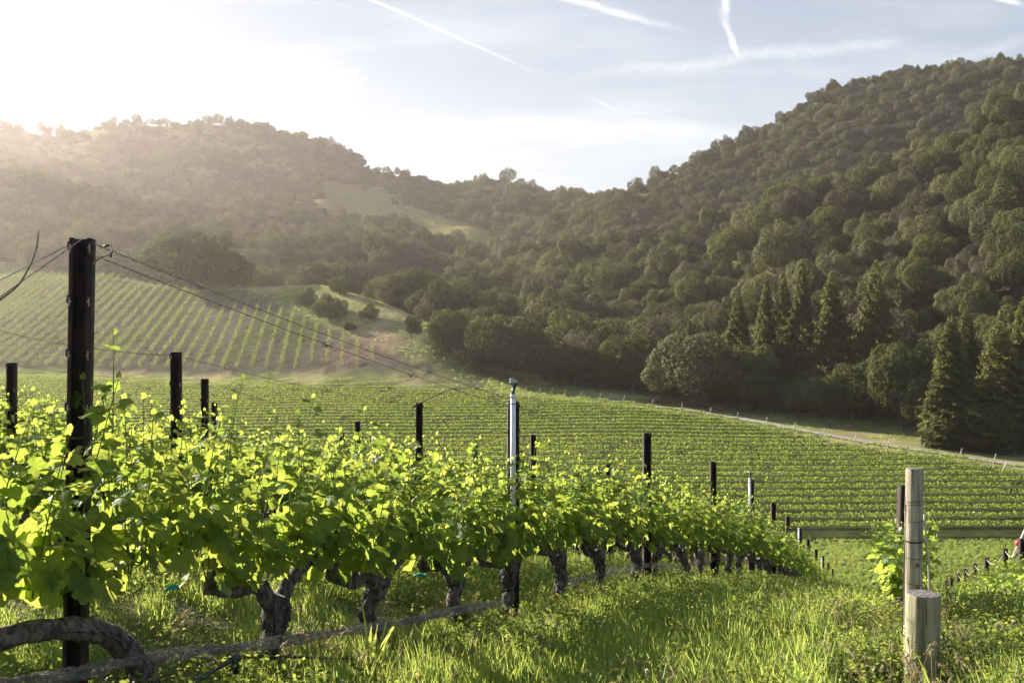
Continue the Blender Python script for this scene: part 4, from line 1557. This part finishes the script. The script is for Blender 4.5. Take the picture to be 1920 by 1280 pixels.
net([pt(-80, 4.0, 1285), pt(100, 4.25, 1270), pt(225, 4.5, 1243), pt(360, 4.95, 1222), pt(500, 5.45, 1206), pt(640, 6.15, 1184), pt(705, 6.5, 1174), pt(842, 7.4, 1147), pt(969, 8.6, 1122)], .029, 1900,
    'rolled grey bird net slung along the front row at the left', 2)
net([pt(1060, 9.9, 1092), pt(1127, 10.9, 1076), pt(1211, 12.35, 1060), pt(1267, 13.7, 1064), pt(1316, 15.2, 1051), pt(1373, 17.6, 1048), pt(1450, 22.8, 1062)], .045, 1400,
    'rolled grey bird net slung along the front row right of the white pipe', 5)
net([pt(1790, 17, 1130), pt(1830, 17.5, 1132), pt(1875, 18, 1136), pt(1930, 18.5, 1134)], .08, 900, 'rolled grey bird net under the vines at the right edge', 7)
for k_, (px_, d_, y_, par) in enumerate([(325, 4.88, 1099, 2), (788, 7.6, 1077, 4), (690, 6.6, 1092, 3)]):
    mb = MB()
    c_ = pt(px_, d_, y_)
    hv = hero_vines[par]
    M_ = (Matrix.LocRotScale(hv.location, hv.rotation_euler, hv.scale)).inverted()
    r_ = np.random.default_rng(k_)
    for q_ in range(3):
        e_ = [c_ + Vector((r_.normal() * .018, r_.normal() * .01, r_.normal() * .014)) for _ in range(4)]
        mb.tube([list(M_ @ v_) for v_ in e_], [.006, .011, .010, .004], 6)
    mb.build('tie_tape', M_TIE, hv)

# ---- tall single shoots above the canopy at the left
def tall_shoot(px_, d_, y0, y1, par, seed, big):
    r_ = np.random.default_rng(seed)
    fol, stem = MB(), MB()
    p = pt(px_, d_, y0)
    h_ = (y0 - y1) / F * d_
    shoot(r_, 0, 0, 0, h_, (.04, 0), fol, stem, big=big, thin=.0045, leafy=.62)
    hv = hero_vines[par]
    M_ = (Matrix.LocRotScale(hv.location, hv.rotation_euler, hv.scale)).inverted() @ Matrix.Translation(p)
    a_ = fol.mesh('tall_shoot_leaves', M_VINE, True)
    a_.transform(M_)
    b_ = stem.mesh('tall_shoot', M_STEM, True)
    b_.transform(M_)
    sh = child('tall_shoot', b_, hv)
    child('shoot_leaves', a_, sh)


tall_shoot(208, 4.62, 900, 628, 1, 31, .135)
tall_shoot(430, 5.3, 860, 712, 2, 32, .08)
tall_shoot(285, 5.0, 860, 760, 1, 33, .09)
tall_shoot(560, 5.9, 880, 775, 2, 34, .07)


# ------------------------------------------------------------------ grass and weeds
def tuft(seed, blades, hgt, wid, spread, lean, mat=None):
    r_ = np.random.default_rng(seed)
    V, Q, b0 = [], [], 0
    for k_ in range(blades):
        an = r_.random() * 6.28
        rr_ = spread * math.sqrt(r_.random())
        bx, by = math.cos(an) * rr_, math.sin(an) * rr_
        la = r_.random() * 6.28
        ln = lean * r_.uniform(.2, 1.2)
        h_ = hgt * r_.uniform(.45, 1.1)
        w_ = wid * r_.uniform(.6, 1.2)
        pa = r_.random() * 3.14
        n_ = 4
        t_ = np.linspace(0, 1, n_ + 1)
        cx_ = bx + math.cos(la) * ln * h_ * t_ ** 1.8
        cy_ = by + math.sin(la) * ln * h_ * t_ ** 1.8
        cz_ = h_ * (t_ - .18 * ln * t_ ** 2) - .02
        ww = w_ * np.array([.7, 1, .9, .55, .06])
        dx_, dy_ = math.cos(pa), math.sin(pa)
        V.append(np.stack([cx_ - dx_ * ww / 2, cy_ - dy_ * ww / 2, cz_], 1))
        V.append(np.stack([cx_ + dx_ * ww / 2, cy_ + dy_ * ww / 2, cz_], 1))
        j_ = np.arange(n_)
        Q.append(np.stack([j_, j_ + 1, j_ + n_ + 2, j_ + n_ + 1], -1) + b0)
        b0 += 2 * (n_ + 1)
    return mesh_np('grass_tuft', np.concatenate(V), [np.concatenate(Q)], mat or M_GRASS)


def weed(seed):
    r_ = np.random.default_rng(seed)
    mb = MB()
    n_ = 90
    p = np.stack([r_.normal(size=n_) * .09, r_.normal(size=n_) * .09, r_.uniform(.01, .22, n_)], 1)
    nn = rand_dirs(n_, r_) * .7 + [0, -.2, .8]
    nn /= np.linalg.norm(nn, axis=1)[:, None]
    v, q = patches(p, nn, r_.uniform(.006, .017, n_), r_, .62)
    mb.add(v, None, q)
    for k_ in range(10):
        e_ = p[k_]
        mb.tube([(e_[0] * .3, e_[1] * .3, -.01), (e_[0] * .7, e_[1] * .7, e_[2] * .6), e_], .0016, 3, cap=False)
    return mb.mesh('weed', M_WEED)


def foxtail(seed):
    r_ = np.random.default_rng(seed)
    mb = MB()
    for k_ in range(4):
        bx, by = r_.normal(size=2) * .06
        h_ = r_.uniform(.14, .28)
        lx, ly = r_.normal(size=2) * .045
        p = [(bx, by, 0), (bx + lx * .3, by + ly * .3, h_ * .6), (bx + lx, by + ly, h_)]
        mb.tube(p, .0014, 3, cap=False)
        hd_ = spline([p[2], (p[2][0] + lx * .35, p[2][1] + ly * .35, h_ + .03), (p[2][0] + lx * .9, p[2][1] + ly * .9, h_ + .045)], 6)
        mb.tube(hd_, [.002, .0045, .0055, .005, .0035, .001], 5)
        n_ = 22
        kk = r_.integers(0, 6, n_)
        pp = hd_[kk] + r_.normal(size=(n_, 3)) * .004
        v, q = patches(pp, rand_dirs(n_, r_), .014, r_, .10)
        mb.add(v, None, q)
    return mb.mesh('foxtail', M_DRY)


def flower(seed):
    r_ = np.random.default_rng(seed)
    mb = MB()
    for k_ in range(4):
        c_ = np.array([r_.normal() * .08, r_.normal() * .08, r_.uniform(.14, .28)])
        for q_ in range(6):
            an = q_ * 1.047
            p = c_ + np.array([math.cos(an), math.sin(an), .2]) * .007
            v, q2 = patches(p[None], np.array([[math.cos(an) * .4, math.sin(an) * .4, .8]]), .007, r_, .7)
            mb.add(v, None, q2)
    return mb.mesh('flower', M_FLOWER)


TUFT = [tuft(900 + i, 26, .27, .0095, .10, .30) for i in range(3)] + [tuft(910 + i, 18, .36, .013, .08, .38) for i in range(2)] + [tuft(920, 34, .15, .007, .14, .6), tuft(925, 26, .17, .005, .13, 1.0, M_DRY)]
WEED = [weed(930 + i) for i in range(4)]
FOX = [foxtail(940 + i) for i in range(3)]

r = np.random.default_rng(77)


def seed_area(n, d0, d1, power=1.0, pxlo=-120, pxhi=2040):
    q_ = r.random(n)
    d_ = d0 + (d1 - d0) * q_ ** power
    px_ = r.uniform(pxlo, pxhi, n)
    x_ = (px_ - 960) / F * d_
    return x_, d_, px_


def rot_scl(n, lo, hi):
    return np.stack([r.normal(size=n) * .08, r.normal(size=n) * .08, r.random(n) * 6.28], 1), np.repeat(r.uniform(lo, hi, (n, 1)), 3, 1)


def row_dist(x_, d_):
    """distance across from the nearest vine row"""
    rel = x_ - np.interp(d_, ROW_D, ROW_X)
    return np.abs((rel + 1.45) % 2.9 - 1.45)


def place(x_, d_):
    return np.stack([x_, d_, ground(x_, d_) + .0], 1)


# lush grass
x, d, px = seed_area(26000, 2.2, 34, 1.25)
pat = vnoise(x / 1.1, d / 1.1, 21) * .6 + vnoise(x / .45, d / .45, 22) * .4
relr = x - np.interp(d, ROW_D, ROW_X)
lush = np.where(relr > .5, .85, .74)
bare = (px < 420) & (d > 4.4) & (d < 7.5) & (vnoise(x / .5, d / .5, 71) > .52)
ok = ~bare & (pat < lush * np.where((px > 1560) & (d < 9), .55, 1.0)) & ~((px > 1670) & (px < 1800) & (d > 5.0) & (d < 6.1))
x, d = x[ok], d[ok]
n = len(x)
ro, sc = rot_scl(n, .7, 1.15)
relr = x - np.interp(d, ROW_D, ROW_X)
sc *= (1 - .35 * np.clip((d - 14) / 20, 0, 1))[:, None]
sc *= np.where(relr < .55, np.where(d < 5, .62, .82), 1.0)[:, None]
gr = scatter('grass', TUFT, place(x, d), ro, sc, r.choice(7, n, p=[.17, .17, .17, .06, .06, .13, .24]))
tag(gr, 'lush green grass between the near vine rows', 'grass')
# far grass: headland below the field
x, d, px = seed_area(24000, 34, 77, .7, 700, 2050)
x2, d2, px2 = seed_area(9000, 65, 78, 1.0, 900, 2050)
x, d = np.concatenate([x, x2]), np.concatenate([d, d2])
n = len(x)
ro, sc = rot_scl(n, .5, 1.0)
sc[:, :2] *= 1.8
sc[:, 2] *= .8
gr2 = scatter('headland_grass', TUFT, place(x, d), ro, sc, r.integers(0, 6, n))
tag(gr2, 'short grass on the headland below the valley field', 'grass')
# weeds and short ground cover
x, d, px = seed_area(17000, 3.2, 24, 1.2)
pat = vnoise(x / .9, d / .9, 31)
relr = x - np.interp(d, ROW_D, ROW_X)
ok = (pat > .35) & ((relr < 1.3) | (px > 1500) | (r.random(len(x)) < .25)) & (r.random(len(x)) < .6) & ((relr > .1) | (d > 9) | (r.random(len(x)) < .25)) & ~((px > 1600) & (px < 1850) & (d < 5.9)) & ~((px < 420) & (d > 4.4) & (d < 7.5) & (r.random(len(x)) < .6))
x, d = x[ok], d[ok]
n = len(x)
ro, sc = rot_scl(n, .6, 1.3)
wd_ = scatter('weeds', WEED, place(x, d), ro, sc, r.integers(0, 4, n))
tag(wd_, 'mixed leafy weeds growing in the grass under the vines', 'weeds')
x, d, px = seed_area(2600, 2.6, 16, 1.2)
pat = vnoise(x / .8, d / .8, 41)
relr = x - np.interp(d, ROW_D, ROW_X)
ok = ((pat > .62) & (r.random(len(x)) < .16)) | ((px > 1540) & (px < 1860) & (d > 4.2) & (d < 8) & (r.random(len(x)) < .5)) | ((relr > .2) & (relr < 1.2) & (r.random(len(x)) < .08))
x, d = x[ok], d[ok]
n = len(x)
ro, sc = rot_scl(n, .6, 1.15)
fx = scatter('foxtails', FOX, place(x, d), ro, sc, r.integers(0, 3, n))
tag(fx, 'pale dry seed heads of wild barley in the grass', 'dry grass')
x, d, px = seed_area(240, 3.0, 14, 1.1, 0, 1500)
n = len(x)
ro, sc = rot_scl(n, .6, 1.1)
fw = scatter('wildflowers', [flower(950 + i) for i in range(2)], place(x, d), ro, sc, r.integers(0, 2, n))
tag(fw, 'small yellow flowers dotted in the weeds', 'flowers')
# dry tufts on the knoll and by the track
x, d, px = seed_area(30000, 125, 300, 1.0, 380, 1950)
t1_ = np.interp(x, T1X, T1D)
cr_ = np.interp(x, CRX, CRD)
e3 = np.where(px > 880, np.interp(px, CPX, CD[:, 1]) + 3, np.interp(px, CPX, CD[:, 2]) - 5)
ok = (d > t1_ + 3.5) & (d < e3) & ~((x < -14) & (d < cr_ + 1))
x, d = x[ok], d[ok]
n = len(x)
ro, sc = rot_scl(n, .7, 1.3)
sc[:, :2] *= 2.6
dg = scatter('meadow_grass', TUFT, place(x, d), ro, sc, np.where(vnoise(x / 7, d / 7, 61) > .5, 6, r.integers(0, 7, n)))
tag(dg, 'rough grass on the knoll and beside the track', 'grass')

# ---- one tall clump of broad blades beside the third trunk
for pxc, dc, seed_, sc_, lab in ((694, 6.1, 961, 1.25, 'tall clump of broad green grass blades beside a vine trunk'), (1640, 4.2, 963, .9, 'arching broad grass blades at the bottom of the photo left of the stump')):
    gc = link(bpy.data.objects.new('grass_clump', tuft(seed_, 7, .44, .030, .05, .42)))
    gc.location = pt(pxc, dc)
    gc.scale = (sc_,) * 3
    tag(gc, lab, 'grass clump')

# ---- stakes at the row ends along the track
k_ = 0
tpn = spline([(2, 161, 0), (12, 153.5, 0), (28, 138, 0), (40, 119, 0), (51, 103, 0), (57, 92, 0)], 24)
for q_ in range(24):
    xx, yy = float(tpn[q_][0]), float(tpn[q_][1])
    z_ = g1(xx, yy)
    mb = MB()
    ln = .34 + .25 * ((q_ * 37) % 10) / 10
    mb.tube([(0, 0, -.2), (ln * .5, .05, .75), (ln, .1, 1.55)], [.05, .048, .045], 6)
    o = mb.build('row_end_stake', M_STAKE)
    o.location = (xx, yy, z_)
    tag(o, 'leaning grey stake ending a vine row beside the track', 'stake', 'leaning stakes along the track')
mb = MB()
mb.tube([pt(1879, 100, 885), pt(1889, 100, 864)], [.06, .055], 6)
o = mb.build('row_end_stake', M_ROPE)
tag(o, 'brighter thick leaning stake beside the track near the right edge', 'stake')

# ---- wooden fence at the woodland edge
fn = empty('wooden_fence', pt(1578, 134))
tag(fn, 'short wooden fence in the shade at the woodland edge', 'fence')
pb = pt(1578, 134)
for k_ in range(3):
    mb = MB()
    mb.tube([(k_ * 1.6 - 1.6, 0, -.3), (k_ * 1.6 - 1.6, 0, 1.3)], .08, 7)
    mb.build('fence_post', M_TRUNK, fn)
for z_ in (.55, 1.05):
    mb = MB()
    mb.tube([(-1.75, -.1, z_), (1.75, -.1, z_ + .02)], .05, 6)
    mb.build('rail', M_TRUNK, fn)

# ------------------------------------------------------------------ the air
hm, k = material('haze_air')
pv = k.new('ShaderNodeVolumePrincipled')
pv.inputs['Color'].default_value = (1.0, 0.90, 0.85, 1)
pv.inputs['Density'].default_value = 0.00016
pv.inputs['Anisotropy'].default_value = 0.60
k.l.new(pv.outputs[0], k.out.inputs['Volume'])
mb = MB()
mb.box((-1300, -40, -28), (1300, 1200, 216))
hz = mb.build('haze', hm)
tag(hz, 'thin sunlit morning haze filling the valley', 'haze', kind='stuff')
